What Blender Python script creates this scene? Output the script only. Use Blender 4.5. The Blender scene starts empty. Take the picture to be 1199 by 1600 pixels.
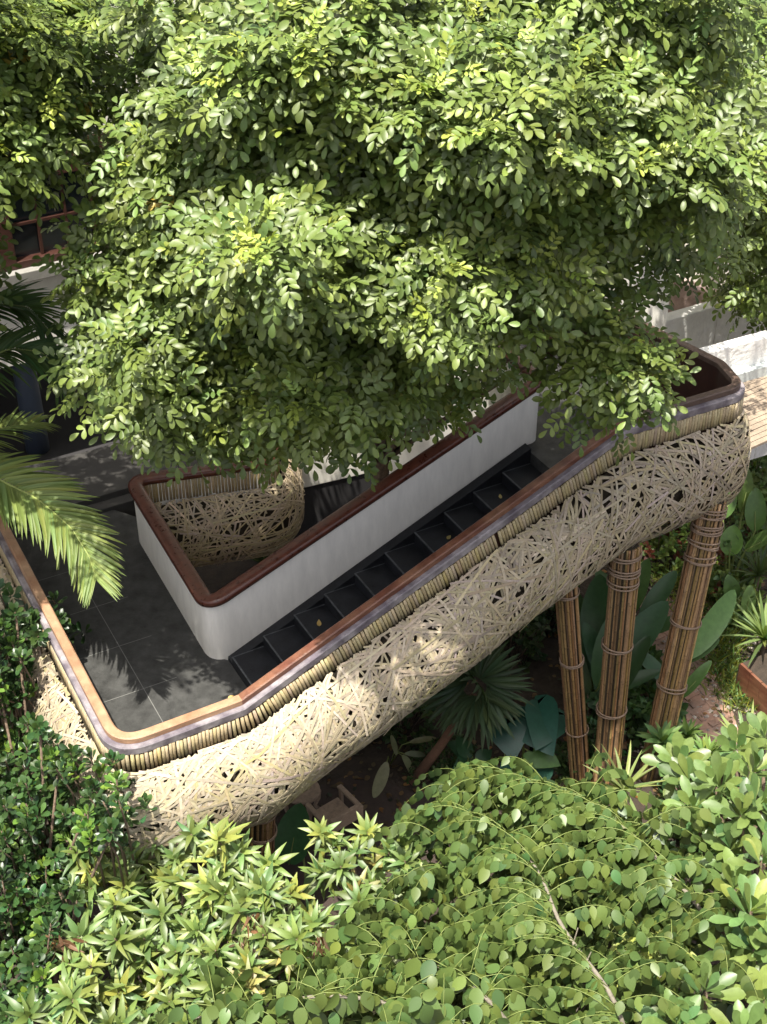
import bpy, math, random
import numpy as np
from math import sin, cos, pi, radians, sqrt, atan2
from mathutils import Vector
random.seed(5); R = np.random.default_rng(7)
S = bpy.context.scene
COL = S.collection
# ------------------------------------------------------------------ camera
F_PX, PITCH, CX, CY = 2200.0, radians(36), 599.5, 800.0
CAM = np.array([0, 0, 13.592])
cd = bpy.data.cameras.new('camera'); cam = bpy.data.objects.new('camera', cd); COL.objects.link(cam)
cam.location = CAM; cam.rotation_euler = (pi/2-PITCH, 0, 0)
cd.sensor_fit = 'VERTICAL'; cd.sensor_height = 24; cd.lens = 24*F_PX/1600; cd.clip_end = 500
S.camera = cam
# ------------------------------------------------------------------ light
SUNDIR = Vector((0.15, 0.27, -1)).normalized()
W = bpy.data.worlds.new('World'); S.world = W; W.use_nodes = True
nt = W.node_tree; bg = nt.nodes['Background']; sky = nt.nodes.new('ShaderNodeTexSky')
sky.sky_type = 'NISHITA'; sky.sun_disc = False
sky.sun_elevation = math.asin(-SUNDIR.z); sky.sun_rotation = atan2(-SUNDIR.x, -SUNDIR.y)
hs_ = nt.nodes.new('ShaderNodeHueSaturation'); hs_.inputs['Saturation'].default_value = .4; nt.links.new(sky.outputs[0], hs_.inputs['Color']); nt.links.new(hs_.outputs[0], bg.inputs[0]); bg.inputs[1].default_value = 0.14
sky.air_density = .45; sky.dust_density = 4; sky.ozone_density = .8
sd = bpy.data.lights.new('sun', 'SUN'); sd.energy = 4.3; sd.angle = radians(0.55); sd.color = (1, .95, .84)
so = bpy.data.objects.new('sun', sd); COL.objects.link(so)
so.rotation_euler = SUNDIR.to_track_quat('-Z', 'Y').to_euler(); so.location = (-4, -6, 30)
S.view_settings.view_transform = 'Standard'; S.view_settings.look = 'None'
S.view_settings.gamma = 1; S.view_settings.exposure = 1.15
S.cycles.max_bounces = 7; S.cycles.diffuse_bounces = 4; S.cycles.glossy_bounces = 2
S.cycles.transmission_bounces = 4; S.cycles.transparent_max_bounces = 4
S.cycles.use_denoising = True

fw = np.array([0, cos(PITCH), -sin(PITCH)]); upv = np.array([0, sin(PITCH), cos(PITCH)]); rtv = np.array([1., 0, 0])
def ray(px, py): return fw*F_PX + rtv*(px-CX) - upv*(py-CY)
def P(px, py, z):
    d = ray(px, py); return CAM + d*((z-CAM[2])/d[2])
def PY(px, py, y):
    d = ray(px, py); return CAM + d*(y/d[1])
def PD(px, py, depth): return CAM + ray(px, py)*(depth/F_PX)

# ------------------------------------------------------------------ helpers
def nrm(a):
    a = np.asarray(a, float); return a/np.maximum(np.linalg.norm(a, axis=-1, keepdims=True), 1e-9)
class MB:
    def __init__(s): s.v = []; s.f = []; s.c = []; s.n = 0
    def add(s, v, f, c=(1, 1, 1)):
        v = np.asarray(v, float); o = s.n
        s.v.append(v); s.f += [tuple(i+o for i in q) for q in f]
        c = np.asarray(c, float)
        s.c.append(np.broadcast_to(c, (len(v), 3))); s.n += len(v)
    def box(s, lo, hi, c=(1, 1, 1), rz=0, org=(0, 0, 0)):
        x0, y0, z0 = lo; x1, y1, z1 = hi
        v = np.array([(x0,y0,z0),(x1,y0,z0),(x1,y1,z0),(x0,y1,z0),(x0,y0,z1),(x1,y0,z1),(x1,y1,z1),(x0,y1,z1)], float)
        if rz: v = v @ np.array([[cos(rz), sin(rz), 0], [-sin(rz), cos(rz), 0], [0, 0, 1]])
        s.add(v+np.array(org), [(0,3,2,1),(4,5,6,7),(0,1,5,4),(1,2,6,5),(2,3,7,6),(3,0,4,7)], c)
    def tube(s, pts, rad, n=6, c=(1, 1, 1), cap=True):
        pts = np.asarray(pts, float); m = len(pts); rad = np.broadcast_to(np.asarray(rad, float), (m,))
        t = nrm(np.gradient(pts, axis=0)); a = np.array([0, 0, 1.]) if abs(t[0][2]) < .9 else np.array([1., 0, 0])
        V = []
        for i in range(m):
            x = nrm(np.cross(a, t[i])); a = np.cross(t[i], x)
            an = np.arange(n)*2*pi/n
            V.append(pts[i] + rad[i]*(np.cos(an)[:, None]*x + np.sin(an)[:, None]*a))
        V = np.concatenate(V); f = []
        for i in range(m-1):
            for k in range(n):
                k2 = (k+1) % n; f.append((i*n+k, i*n+k2, (i+1)*n+k2, (i+1)*n+k))
        if cap: f += [tuple(range(n-1, -1, -1)), tuple((m-1)*n+k for k in range(n))]
        s.add(V, f, c)
    def prism(s, poly, z0, z1, c=(1, 1, 1)):
        n = len(poly); v = [(x, y, z0) for x, y in poly] + [(x, y, z1) for x, y in poly]
        f = [tuple(range(n-1, -1, -1)), tuple(range(n, 2*n))] + [(i, (i+1) % n, n+(i+1) % n, n+i) for i in range(n)]
        s.add(v, f, c)
    def sweep(s, path, prof, c=(1, 1, 1), closed=True, cap=True, scale=None, side=1):
        """path: (m,3) with the outward side to the right*side; prof: (o,z) pairs, z relative to path z"""
        path = np.asarray(path, float); m = len(path); nn = normals(path)*side; k = len(prof); V = []
        for i in range(m):
            sc = 1 if scale is None else scale[i]
            for o, z in prof: V.append((path[i][0]+nn[i][0]*o*sc, path[i][1]+nn[i][1]*o*sc, path[i][2]+z))
        f = []
        for i in range(m-1):
            for j in range(k if closed else k-1):
                j2 = (j+1) % k; q = (i*k+j, i*k+j2, (i+1)*k+j2, (i+1)*k+j); f.append(q)
        if closed and cap: f += [tuple(range(k)), tuple((m-1)*k+j for j in range(k-1, -1, -1))]
        s.add(V, f, c)
    def arrays(s, v, f4, f3, c):
        s.big = (v, f4, f3, c)
    def build(s, name, mat, parent=None, smooth=False, bevel=0):
        me = bpy.data.meshes.new(name)
        V = np.concatenate(s.v) if s.v else np.zeros((0, 3))
        Cc = np.concatenate(s.c) if s.c else np.zeros((0, 3))
        o = bpy.data.objects.new(name, me); COL.objects.link(o)
        if parent is not None:
            o.parent = parent
            base = world_loc(parent); V = V-base
        me.from_pydata(V.tolist(), [], s.f); me.update()
        a = me.attributes.new('col', 'FLOAT_COLOR', 'POINT')
        a.data.foreach_set('color', np.concatenate([Cc, np.ones((len(Cc), 1))], 1).astype(np.float32).ravel())
        if smooth: me.polygons.foreach_set('use_smooth', [True]*len(me.polygons))
        me.materials.append(mat)
        if bevel:
            b = o.modifiers.new('bevel', 'BEVEL'); b.width = bevel; b.segments = 2; b.limit_method = 'ANGLE'; b.angle_limit = radians(40)
        return o
def world_loc(o):
    v = np.array(o.location, float)
    while o.parent is not None: o = o.parent; v = v+np.array(o.location)
    return v
def normals(path):
    p = np.asarray(path, float)[:, :2]; d = nrm(p[1:]-p[:-1])
    t0 = np.concatenate([d[:1], d]); t1 = np.concatenate([d, d[-1:]])
    n0 = np.stack([t0[:, 1], -t0[:, 0]], 1); n1 = np.stack([t1[:, 1], -t1[:, 0]], 1)
    b = n0+n1; return b/np.maximum((b*n0).sum(1, keepdims=True)*1.0, .35)
def round_path(pts, rads, step=.06, arc=10):
    pts = [np.array(p, float) for p in pts]; out = [pts[0]]
    for i in range(1, len(pts)-1):
        r = rads[i]; a, b, c = pts[i-1], pts[i], pts[i+1]
        if r <= 0: out.append(b); continue
        da, dc = nrm(a[:2]-b[:2]), nrm(c[:2]-b[:2]); ang = math.acos(np.clip(da@dc, -1, 1)); t = r/math.tan(ang/2)
        pa = b+(a-b)*(t/np.linalg.norm((a-b)[:2])); pc = b+(c-b)*(t/np.linalg.norm((c-b)[:2]))
        for k in range(arc+1):
            u = k/arc; out.append((1-u)**2*pa+2*u*(1-u)*b+u*u*pc)
    out.append(pts[-1]); res = [out[0]]
    for q in out[1:]:
        L = np.linalg.norm(q-res[-1])
        if L < 1e-4: continue
        n = max(1, int(L/step)); p0 = res[-1]
        for k in range(1, n+1): res.append(p0+(q-p0)*k/n)
    return np.array(res)
def empty(name, label, cat, loc=(0, 0, 0), group=None):
    o = bpy.data.objects.new(name, None); COL.objects.link(o); o.location = [float(q) for q in loc]; o.empty_display_size = .1
    return tag(o, label, cat, group)
def tag(o, label, cat, group=None, kind=None):
    o['label'] = label; o['category'] = cat
    if group: o['group'] = group
    if kind: o['kind'] = kind
    return o
def struct(o, kind='structure', label=None, cat=None):
    o['kind'] = kind
    if label: o['label'] = label
    if cat: o['category'] = cat
    return o

# ------------------------------------------------------------------ materials
def mat(name, col=(.5, .5, .5), rough=.6, attr=False, noise=0, nscale=8, bump=0, bscale=30, spec=.5, transl=0, stretch=None, col2=None, ramp=(.35, .65), coat=0, backdark=False):
    m = bpy.data.materials.new(name); m.use_nodes = True; t = m.node_tree; N = t.nodes; L = t.links
    b = N['Principled BSDF']; b.inputs['Roughness'].default_value = rough; b.inputs['Specular IOR Level'].default_value = spec
    if coat: b.inputs['Coat Weight'].default_value = coat; b.inputs['Coat Roughness'].default_value = .15
    tc = N.new('ShaderNodeTexCoord'); mp = N.new('ShaderNodeMapping'); L.new(tc.outputs['Object'], mp.inputs[0])
    if stretch: mp.inputs['Scale'].default_value = stretch
    cur = None
    if attr:
        a = N.new('ShaderNodeAttribute'); a.attribute_name = 'col'; cur = a.outputs['Color']
        if col != (1, 1, 1):
            mx = N.new('ShaderNodeMix'); mx.data_type = 'RGBA'; mx.blend_type = 'MULTIPLY'; mx.inputs[0].default_value = 1
            L.new(cur, mx.inputs[6]); mx.inputs[7].default_value = (*col, 1); cur = mx.outputs[2]
    if col2 is not None:
        n1 = N.new('ShaderNodeTexNoise'); n1.inputs['Scale'].default_value = nscale; n1.inputs['Detail'].default_value = 6; L.new(mp.outputs[0], n1.inputs[0])
        cr = N.new('ShaderNodeMapRange'); cr.inputs[1].default_value = ramp[0]; cr.inputs[2].default_value = ramp[1]; L.new(n1.outputs[0], cr.inputs[0])
        mx = N.new('ShaderNodeMix'); mx.data_type = 'RGBA'; L.new(cr.outputs[0], mx.inputs[0])
        mx.inputs[6].default_value = (*col, 1); mx.inputs[7].default_value = (*col2, 1); cur = mx.outputs[2]
    if noise:
        n1 = N.new('ShaderNodeTexNoise'); n1.inputs['Scale'].default_value = nscale*2.3; n1.inputs['Detail'].default_value = 8; n1.inputs['Roughness'].default_value = .65; L.new(mp.outputs[0], n1.inputs[0])
        cr = N.new('ShaderNodeMapRange'); cr.inputs[1].default_value = .3; cr.inputs[2].default_value = .7; cr.inputs[3].default_value = 1-noise; cr.inputs[4].default_value = 1+noise*.6; L.new(n1.outputs[0], cr.inputs[0])
        mx = N.new('ShaderNodeMix'); mx.data_type = 'RGBA'; mx.blend_type = 'MULTIPLY'; mx.inputs[0].default_value = 1
        if cur is not None: L.new(cur, mx.inputs[6])
        else: mx.inputs[6].default_value = (*col, 1)
        L.new(cr.outputs[0], mx.inputs[7]); cur = mx.outputs[2]
        rr = N.new('ShaderNodeMapRange'); rr.inputs[3].default_value = max(rough-.12, .02); rr.inputs[4].default_value = min(rough+.12, 1); L.new(n1.outputs[0], rr.inputs[0]); L.new(rr.outputs[0], b.inputs['Roughness'])
    if cur is None: b.inputs['Base Color'].default_value = (*col, 1)
    else: L.new(cur, b.inputs['Base Color'])
    if bump:
        n2 = N.new('ShaderNodeTexNoise'); n2.inputs['Scale'].default_value = bscale; n2.inputs['Detail'].default_value = 5; L.new(mp.outputs[0], n2.inputs[0])
        bp = N.new('ShaderNodeBump'); bp.inputs['Strength'].default_value = bump; bp.inputs['Distance'].default_value = .02; L.new(n2.outputs[0], bp.inputs['Height']); L.new(bp.outputs[0], b.inputs['Normal'])
    if transl:
        tr = N.new('ShaderNodeBsdfTranslucent'); ms = N.new('ShaderNodeMixShader'); ms.inputs[0].default_value = transl
        g = N.new('ShaderNodeMix'); g.data_type = 'RGBA'; g.blend_type = 'MULTIPLY'; g.inputs[0].default_value = 1; g.inputs[7].default_value = (1.5, 1.6, .6, 1)
        if cur is not None: L.new(cur, g.inputs[6])
        else: g.inputs[6].default_value = (*col, 1)
        L.new(g.outputs[2], tr.inputs[0]); out = N['Material Output']
        L.new(b.outputs[0], ms.inputs[1]); L.new(tr.outputs[0], ms.inputs[2]); L.new(ms.outputs[0], out.inputs[0])
    return m
W1 = (1, 1, 1)
M = dict(
    leaf=mat('glossy_leaf', W1, .46, attr=True, transl=.15, spec=.55),
    leafm=mat('matt_leaf', W1, .5, attr=True, transl=.25, spec=.4),
    leafd=mat('dark_leaf', W1, .36, attr=True, transl=.12, spec=.45),
    big=mat('broad_leaf', W1, .4, attr=True, transl=.2, spec=.45, noise=.2, nscale=6),
    bark=mat('bark', (.13, .09, .06), .9, noise=.5, nscale=10, bump=.6, bscale=25),
    stem=mat('grey_stem', (.2, .175, .135), .85, noise=.35, nscale=12, bump=.3),
    green=mat('green_stem', (.16, .2, .05), .6),
    plaster=mat('white_plaster', (.86, .83, .755), .8, noise=.10, nscale=1.6, bump=.12, bscale=40, stretch=(2.5, 2.5, .6)),
    rough_white=mat('rough_white_plaster', (.78, .77, .74), .9, noise=.12, nscale=3, bump=1.0, bscale=14),
    pink=mat('pinkish_plaster', (.42, .31, .28), .9, noise=.2, nscale=3, bump=1.0, bscale=14),
    tanwood=mat('sunlit_bleached_rail_wood', (.40, .25, .15), .55, noise=.3, nscale=3, col2=(.30, .155, .085), bump=.2, bscale=40, stretch=(1, 1, 3)),
    darkwood=mat('shaded_dark_rail_wood', (.10, .065, .05), .45, noise=.35, nscale=4, bump=.2, bscale=40),
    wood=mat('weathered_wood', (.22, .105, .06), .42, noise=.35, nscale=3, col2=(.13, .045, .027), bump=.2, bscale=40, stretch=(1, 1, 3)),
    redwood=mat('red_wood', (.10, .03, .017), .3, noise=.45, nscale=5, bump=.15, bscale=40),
    fascia=mat('grey_violet_fascia', (.30, .27, .28), .6, noise=.3, nscale=5, col2=(.12, .10, .12), bump=.2),
    bamboo=mat('split_bamboo', W1, .55, attr=True, noise=.25, nscale=9),
    weave=mat('woven_bamboo_strip', W1, .6, attr=True, noise=.14, nscale=12),
    liner=mat('basket_liner', (.04, .03, .017), .95, noise=.4, nscale=6),
    slate=mat('slate_tile', (.05, .05, .048), .62, noise=.6, nscale=2.2, bump=.15, bscale=40, spec=.35),
    stepm=mat('step_tile', (.013, .014, .017), .5, noise=.7, nscale=3, bump=.12, bscale=40, spec=.4),
    joint=mat('tile_joint', (.17, .17, .16), .9),
    rope=mat('rope', (.24, .17, .12), .9, noise=.3, nscale=30),
    oldwood=mat('bleached_wood', (.34, .25, .18), .75, noise=.35, nscale=9, stretch=(1, 1, 4), bump=.2),
    brown=mat('brown_frame', (.05, .018, .012), .5, noise=.3, nscale=5),
    sill=mat('grey_sill', (.25, .24, .22), .8, noise=.15),
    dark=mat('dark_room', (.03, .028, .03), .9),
    glass=mat('window_glass', (.02, .03, .035), .06, spec=.9),
    blue=mat('blue_grey_paint', (.05, .065, .095), .6, noise=.1),
    terrace=mat('terrace_stone', (.05, .047, .044), .8, noise=.25, nscale=2),
    soil=mat('soil', (.045, .032, .022), .95, noise=.5, nscale=2.5, bump=1, bscale=18),
    brick=mat('path_paver', (.34, .2, .14), .9, noise=.35, nscale=2.5, bump=.6, bscale=20, col2=(.25, .17, .13)),
    gravel=mat('gravel', W1, .9, attr=True),
    deck=mat('deck_board', (.30, .235, .175), .8, noise=.3, nscale=4),
    roofm=mat('grey_roof_sheet', (.28, .29, .31), .4, noise=.2),
    flower=mat('petal', W1, .6, attr=True, transl=.3),
)

# ------------------------------------------------------------------ leaf templates and batches
def template(ts, ws, seg_tip=True, fold=.25):
    """leaf in xy-plane, length 1 along y, half widths ws at ts (between base and tip)"""
    v = [(0, 0, 0)]
    for t, w in zip(ts, ws): v += [(-w, t, fold*w), (0, t, 0), (w, t, fold*w)]
    v.append((0, 1, 0)); n = len(ts); f4 = []; f3 = []
    f3 += [(0, 2, 1), (0, 3, 2)]
    for i in range(n-1):
        a = 1+3*i; b = a+3; f4 += [(a, a+1, b+1, b), (a+1, a+2, b+2, b+1)]
    a = 1+3*(n-1); t = 1+3*n; f3 += [(a, a+1, t), (a+1, a+2, t)]
    return np.array(v, float), np.array(f4, int).reshape(-1, 4), np.array(f3, int)
TPL = dict(
    leaflet=template([.2, .45, .7, .9], [.12, .215, .235, .155], fold=.3),
    obov=template([.15, .32, .5, .68, .82, .93], [.035, .075, .135, .18, .175, .11], fold=.3),
    lance=template([.15, .35, .6, .82], [.07, .115, .1, .055], fold=.4),
    ovate=template([.04, .14, .3, .48, .66, .82, .93], [.13, .24, .315, .31, .235, .13, .05], fold=.2),
    banana=template([.04, .15, .3, .45, .6, .75, .88, .96], [.07, .13, .17, .185, .18, .155, .11, .06], fold=.3),
    strip=template([.1, .3, .5, .7, .88], [.022, .027, .026, .02, .011], fold=.5),
    pleat=template([.1, .35, .6, .85], [.02, .045, .05, .03], fold=.6),
)
def heart():
    # broad arrow/heart leaf with basal lobes
    ts = np.array([-.28, -.15, 0, .15, .35, .55, .75, .9]); ws = np.array([.18, .36, .44, .45, .4, .3, .18, .08])
    v, f4, f3 = template((ts+.3)/1.3, ws, fold=.12); v[0] = (0, .22, 0); v[2] = (0, .23, 0)
    return v, f4, f3
TPL['heart'] = heart()
class Leaves:
    def __init__(s): s.V = []; s.F4 = []; s.F3 = []; s.C = []; s.n = 0
    def add(s, kind, pos, y, z, size, width=1., droop=0., col=(.1, .2, .05), roll=0):
        """pos (N,3), y length dir, z normal (face) dir"""
        tv, f4, f3 = TPL[kind]; pos = np.atleast_2d(np.asarray(pos, float)); N = len(pos)
        y = nrm(np.broadcast_to(y, (N, 3))); z = np.broadcast_to(z, (N, 3)).astype(float)
        z = z-(z*y).sum(1, keepdims=True)*y; z = nrm(z); x = np.cross(y, z)
        bc = lambda a: np.broadcast_to(np.asarray(a, float), (N,))
        size = bc(size)[:, None, None]; width = bc(width)[:, None]; droop = bc(droop)[:, None]
        X = tv[None, :, 0]*width; Y = np.broadcast_to(tv[None, :, 1], X.shape); Z = tv[None, :, 2]*width - droop*Y**2
        Y = Y*(1-.25*np.minimum(np.abs(droop), 1.2)*Y*np.abs(droop))
        V = pos[:, None] + size*(X[..., None]*x[:, None]+Y[..., None]*y[:, None]+Z[..., None]*z[:, None])
        k = len(tv); off = (np.arange(N)*k+s.n)[:, None, None]
        s.V.append(V.reshape(-1, 3)); s.F4.append((f4[None]+off).reshape(-1, 4)); s.F3.append((f3[None]+off).reshape(-1, 3))
        c = np.broadcast_to(col, (N, 3)); s.C.append(np.repeat(c, k, axis=0)); s.n += N*k
    def build(s, name, m, parent=None):
        V = np.concatenate(s.V); f4 = np.concatenate(s.F4); f3 = np.concatenate(s.F3); Cc = np.concatenate(s.C)
        if parent is not None: V = V-world_loc(parent)
        me = bpy.data.meshes.new(name); me.vertices.add(len(V)); me.vertices.foreach_set('co', V.astype(np.float32).ravel())
        nl = f4.size+f3.size; me.loops.add(nl); me.loops.foreach_set('vertex_index', np.concatenate([f4.ravel(), f3.ravel()]).astype(np.int32))
        np_ = len(f4)+len(f3); me.polygons.add(np_)
        st = np.concatenate([np.arange(len(f4))*4, f4.size+np.arange(len(f3))*3]).astype(np.int32)
        me.polygons.foreach_set('loop_start', st)
        me.update(calc_edges=True); me.validate()
        me.polygons.foreach_set('use_smooth', np.ones(np_, bool))
        a = me.attributes.new('col', 'FLOAT_COLOR', 'POINT')
        a.data.foreach_set('color', np.concatenate([Cc, np.ones((len(Cc), 1))], 1).astype(np.float32).ravel())
        me.materials.append(m); o = bpy.data.objects.new(name, me); COL.objects.link(o)
        if parent is not None: o.parent = parent
        return o
def vary(base, n, v=.2, h=.12):
    b = np.asarray(base, float); k = R.normal(1, v, (n, 1)).clip(.45, 1.8); t = R.normal(0, h, (n, 1))
    return (b*k*np.concatenate([1+t*1.6, 1+t*.5, 1-t*.5], 1)).clip(.004, .9)
def rand_dirs(n):
    a = R.normal(size=(n, 3)); return nrm(a)
UP = np.array([0, 0, 1.])

def pinnate(L, pos, d, up, n=8, length=.42, leaf=.14, droop=.5, col=(.1, .16, .04), terminal=True):
    """compound leaves: pos (N,3), d axis directions, up normals; arrays"""
    N = len(pos); d = nrm(d); up = nrm(up-(up*d).sum(1, keepdims=True)*d); x = np.cross(d, up)
    length = np.broadcast_to(length, (N,)); droop = np.broadcast_to(droop, (N,))
    for k in range(n//2+1):
        for sgn in ((-1, 1) if k < n//2 else (0,)):
            t = .22+.78*(k/(n//2))
            if k == n//2: t = 1.0
            p = pos + d*(length*t*(1-.2*droop*t))[:, None] - up*(length*droop*t*t*.5)[:, None]
            ax = nrm(d*(1) - up*(droop*t)[:, None])
            if sgn == 0: y = ax
            else: y = ax*(.55+.35*t)+x*sgn*1.0 - up*R.uniform(-.3, .2, (N, 1))
            nn = up + R.normal(0, .14, (N, 3)) + ax*.2
            L.add('leaflet', p+R.normal(0, .006, (N, 3)), y+R.normal(0, .05, (N, 3)), nn, leaf*R.uniform(.85, 1.1, N)*(.8+.3*t), R.uniform(.9, 1.15, N), R.uniform(.05, .4, N), col*R.uniform(.85, 1.15, (N, 1)))

def in_poly(px, py, poly):
    inside = np.zeros(len(px), bool); n = len(poly)
    for i in range(n):
        x0, y0 = poly[i]; x1, y1 = poly[(i+1) % n]
        c = ((y0 > py) != (y1 > py)) & (px < (x1-x0)*(py-y0)/((y1-y0)+1e-9)+x0)
        inside ^= c
    return inside
def scatter(poly, spacing):
    xs = [p[0] for p in poly]; ys = [p[1] for p in poly]
    gx, gy = np.meshgrid(np.arange(min(xs), max(xs), spacing), np.arange(min(ys), max(ys), spacing))
    gx = gx.ravel()+R.uniform(-.5, .5, gx.size)*spacing; gy = gy.ravel()+R.uniform(-.5, .5, gy.size)*spacing
    m = in_poly(gx, gy, poly); return gx[m], gy[m]
def vnoise(p, f, seed=0):
    r = np.random.default_rng(seed); s = 0
    for k in range(6):
        w = r.normal(size=3)*f*(1+.35*k); ph = r.uniform(0, 6.28); s = s+np.sin(p@w+ph)/(1+.3*k)
    return s/2.6

# ================================================================== SETTING
g = MB(); g.add([(-60, -20, 0), (60, -20, 0), (60, 120, 0), (-60, 120, 0)], [(0, 1, 2, 3)])
struct(g.build('ground', M['soil']))
# ================================================================== WALKWAY
ZF, RISE, ZR = 2.6, 1.68, 3.55
OUT = round_path([(-5.3, 14.9, ZR), (-2.65, 9.9, ZR), (-1.46, 10.56, ZR), (2.68, 13.24, ZR+RISE), (4.17, 14.02, ZR+RISE), (4.03, 14.56, ZR+RISE), (1.95, 17.1, ZR+RISE)],
                 [0, .34, .25, .25, .26, .25, 0])
ZC = ZF+.88
INN = round_path([(-1.6, 17.2, ZC), (-1.42, 15.09, ZC), (-3.2, 14.66, ZC), (-1.97, 12.19, ZC), (1.84, 14.30, ZC+RISE), (.9, 16.1, ZC+RISE)], [0, .35, .2, .2, .12, 0])
way = empty('elevated_walkway', 'curved raised walkway with stairs, woven bamboo outer shell and red wood handrails', 'walkway', (-1.5, 11.5, 0))
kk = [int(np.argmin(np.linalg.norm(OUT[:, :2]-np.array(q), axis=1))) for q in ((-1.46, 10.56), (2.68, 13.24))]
for (a, c, m_) in ((0, kk[0], 'tanwood'), (kk[0], kk[1], 'wood'), (kk[1], len(OUT)-1, 'darkwood')):  # section tones put sun and shade, besides wear, into the wood colour
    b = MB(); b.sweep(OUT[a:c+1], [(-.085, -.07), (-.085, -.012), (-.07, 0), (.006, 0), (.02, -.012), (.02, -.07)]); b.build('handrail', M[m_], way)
b = MB(); b.sweep(OUT, [(-.02, -.175), (-.02, -.074), (.066, -.074), (.078, -.088), (.078, -.165), (.07, -.175)]); b.build('fascia', M['fascia'], way)
b = MB(); b.sweep(OUT, [(-.055, -1.05), (-.055, -.079), (-.024, -.079), (-.024, -1.05)]); b.build('parapet_lining', M['brown'], way)
b = MB(); b.sweep(INN, [(-.09, -.085), (-.095, -.03), (-.075, -.004), (-.03, .006), (.03, .006), (.075, -.004), (.095, -.03), (.09, -.085)]); b.build('inner_handrail', M['redwood'], way, smooth=True)
# white parapet: a vertical sheet from above the floor up to the cap (inner path's right-hand normal points to the void for this direction)
b = MB(); b.sweep(INN, [(-.065, -1.05), (-.065, -.086), (.04, -.086), (.04, -1.05)]); b.build('white_parapet', M['plaster'], way, smooth=False)
# bamboo band under the fascia
def poles(path, o, z0, z1, sp, r, side=1, tilt=True, base=(.42, .34, .20)):
    b = MB(); seg = np.linalg.norm(np.diff(path, axis=0), axis=1); s = np.concatenate([[0], np.cumsum(seg)]); nn = normals(path)*side
    t = np.arange(sp/2, s[-1], sp)
    for q in t:
        p = np.array([np.interp(q, s, path[:, k]) for k in range(3)]); n = np.array([np.interp(q, s, nn[:, k]) for k in range(2)]); n = np.append(nrm(n), 0)
        p2 = np.array([np.interp(min(q+.2, s[-1]), s, path[:, k])-np.interp(max(q-.2, 0), s, path[:, k]) for k in range(3)]); d = nrm(p2)
        dn = nrm(np.cross(np.cross(d, [0, 0, 1]), d)) if tilt else UP
        if dn[2] < 0: dn = -dn
        if R.random() < .006: continue
        c = np.array(base)*R.normal(1, .09)*np.array([1, R.normal(1, .03), R.normal(1, .08)])
        a = p+n*(o+R.normal(0, .004))+dn*(z0+R.normal(0, .006))+d*R.normal(0, .002); e = p+n*o+dn*(z1+R.normal(0, .006))+d*R.normal(0, .003)
        b.tube([a, (a+e)/2, e], [r, r*1.02, r*R.uniform(.85, 1)], 7, np.clip(c, .03, .9))
    return b
poles(OUT, .066, -.178, -.415, .0405, .0195).build('bamboo_band', M['bamboo'], way, smooth=True)
b = MB(); b.sweep(OUT, [(.0, -.5), (.0, -.18), (.035, -.18), (.035, -.5)]); b.build('band_backing', M['brown'], way)

# woven shell
PROF = np.array([(.075, -.395), (.25, -.47), (.41, -.64), (.50, -.87), (.52, -1.10), (.47, -1.34), (.31, -1.55), (.06, -1.69), (-.30, -1.79), (-.75, -1.83)])
def surf(path, prof, scale, side=1):
    seg = np.linalg.norm(np.diff(path[:, :2], axis=0), axis=1); s = np.concatenate([[0], np.cumsum(np.linalg.norm(np.diff(path, axis=0), axis=1))])
    nn = normals(path)*side; pl = np.concatenate([[0], np.cumsum(np.linalg.norm(np.diff(prof, axis=0), axis=1))])
    # cubic-ish resample of the profile
    def ev(S_, V_):
        S_ = np.clip(S_, 0, s[-1]); V_ = np.clip(V_, 0, pl[-1])
        p = np.stack([np.interp(S_, s, path[:, k]) for k in range(3)], -1); n = np.stack([np.interp(S_, s, nn[:, k]) for k in range(2)], -1)
        o = sum(np.interp(np.clip(V_+dv, 0, pl[-1]), pl, prof[:, 0]) for dv in (-.06, 0, .06))/3; z = sum(np.interp(np.clip(V_+dv, 0, pl[-1]), pl, prof[:, 1]) for dv in (-.06, 0, .06))/3
        sc = np.interp(S_, s, scale); lump = 1+.03*np.sin(S_*2.1+1)+.02*np.sin(S_*4.7)
        o = (o-.075)*sc*lump+.075
        return np.concatenate([p[..., :2]+n*o[..., None], (p[..., 2]+z)[..., None]], -1)
    return ev, s[-1], pl[-1]
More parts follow.
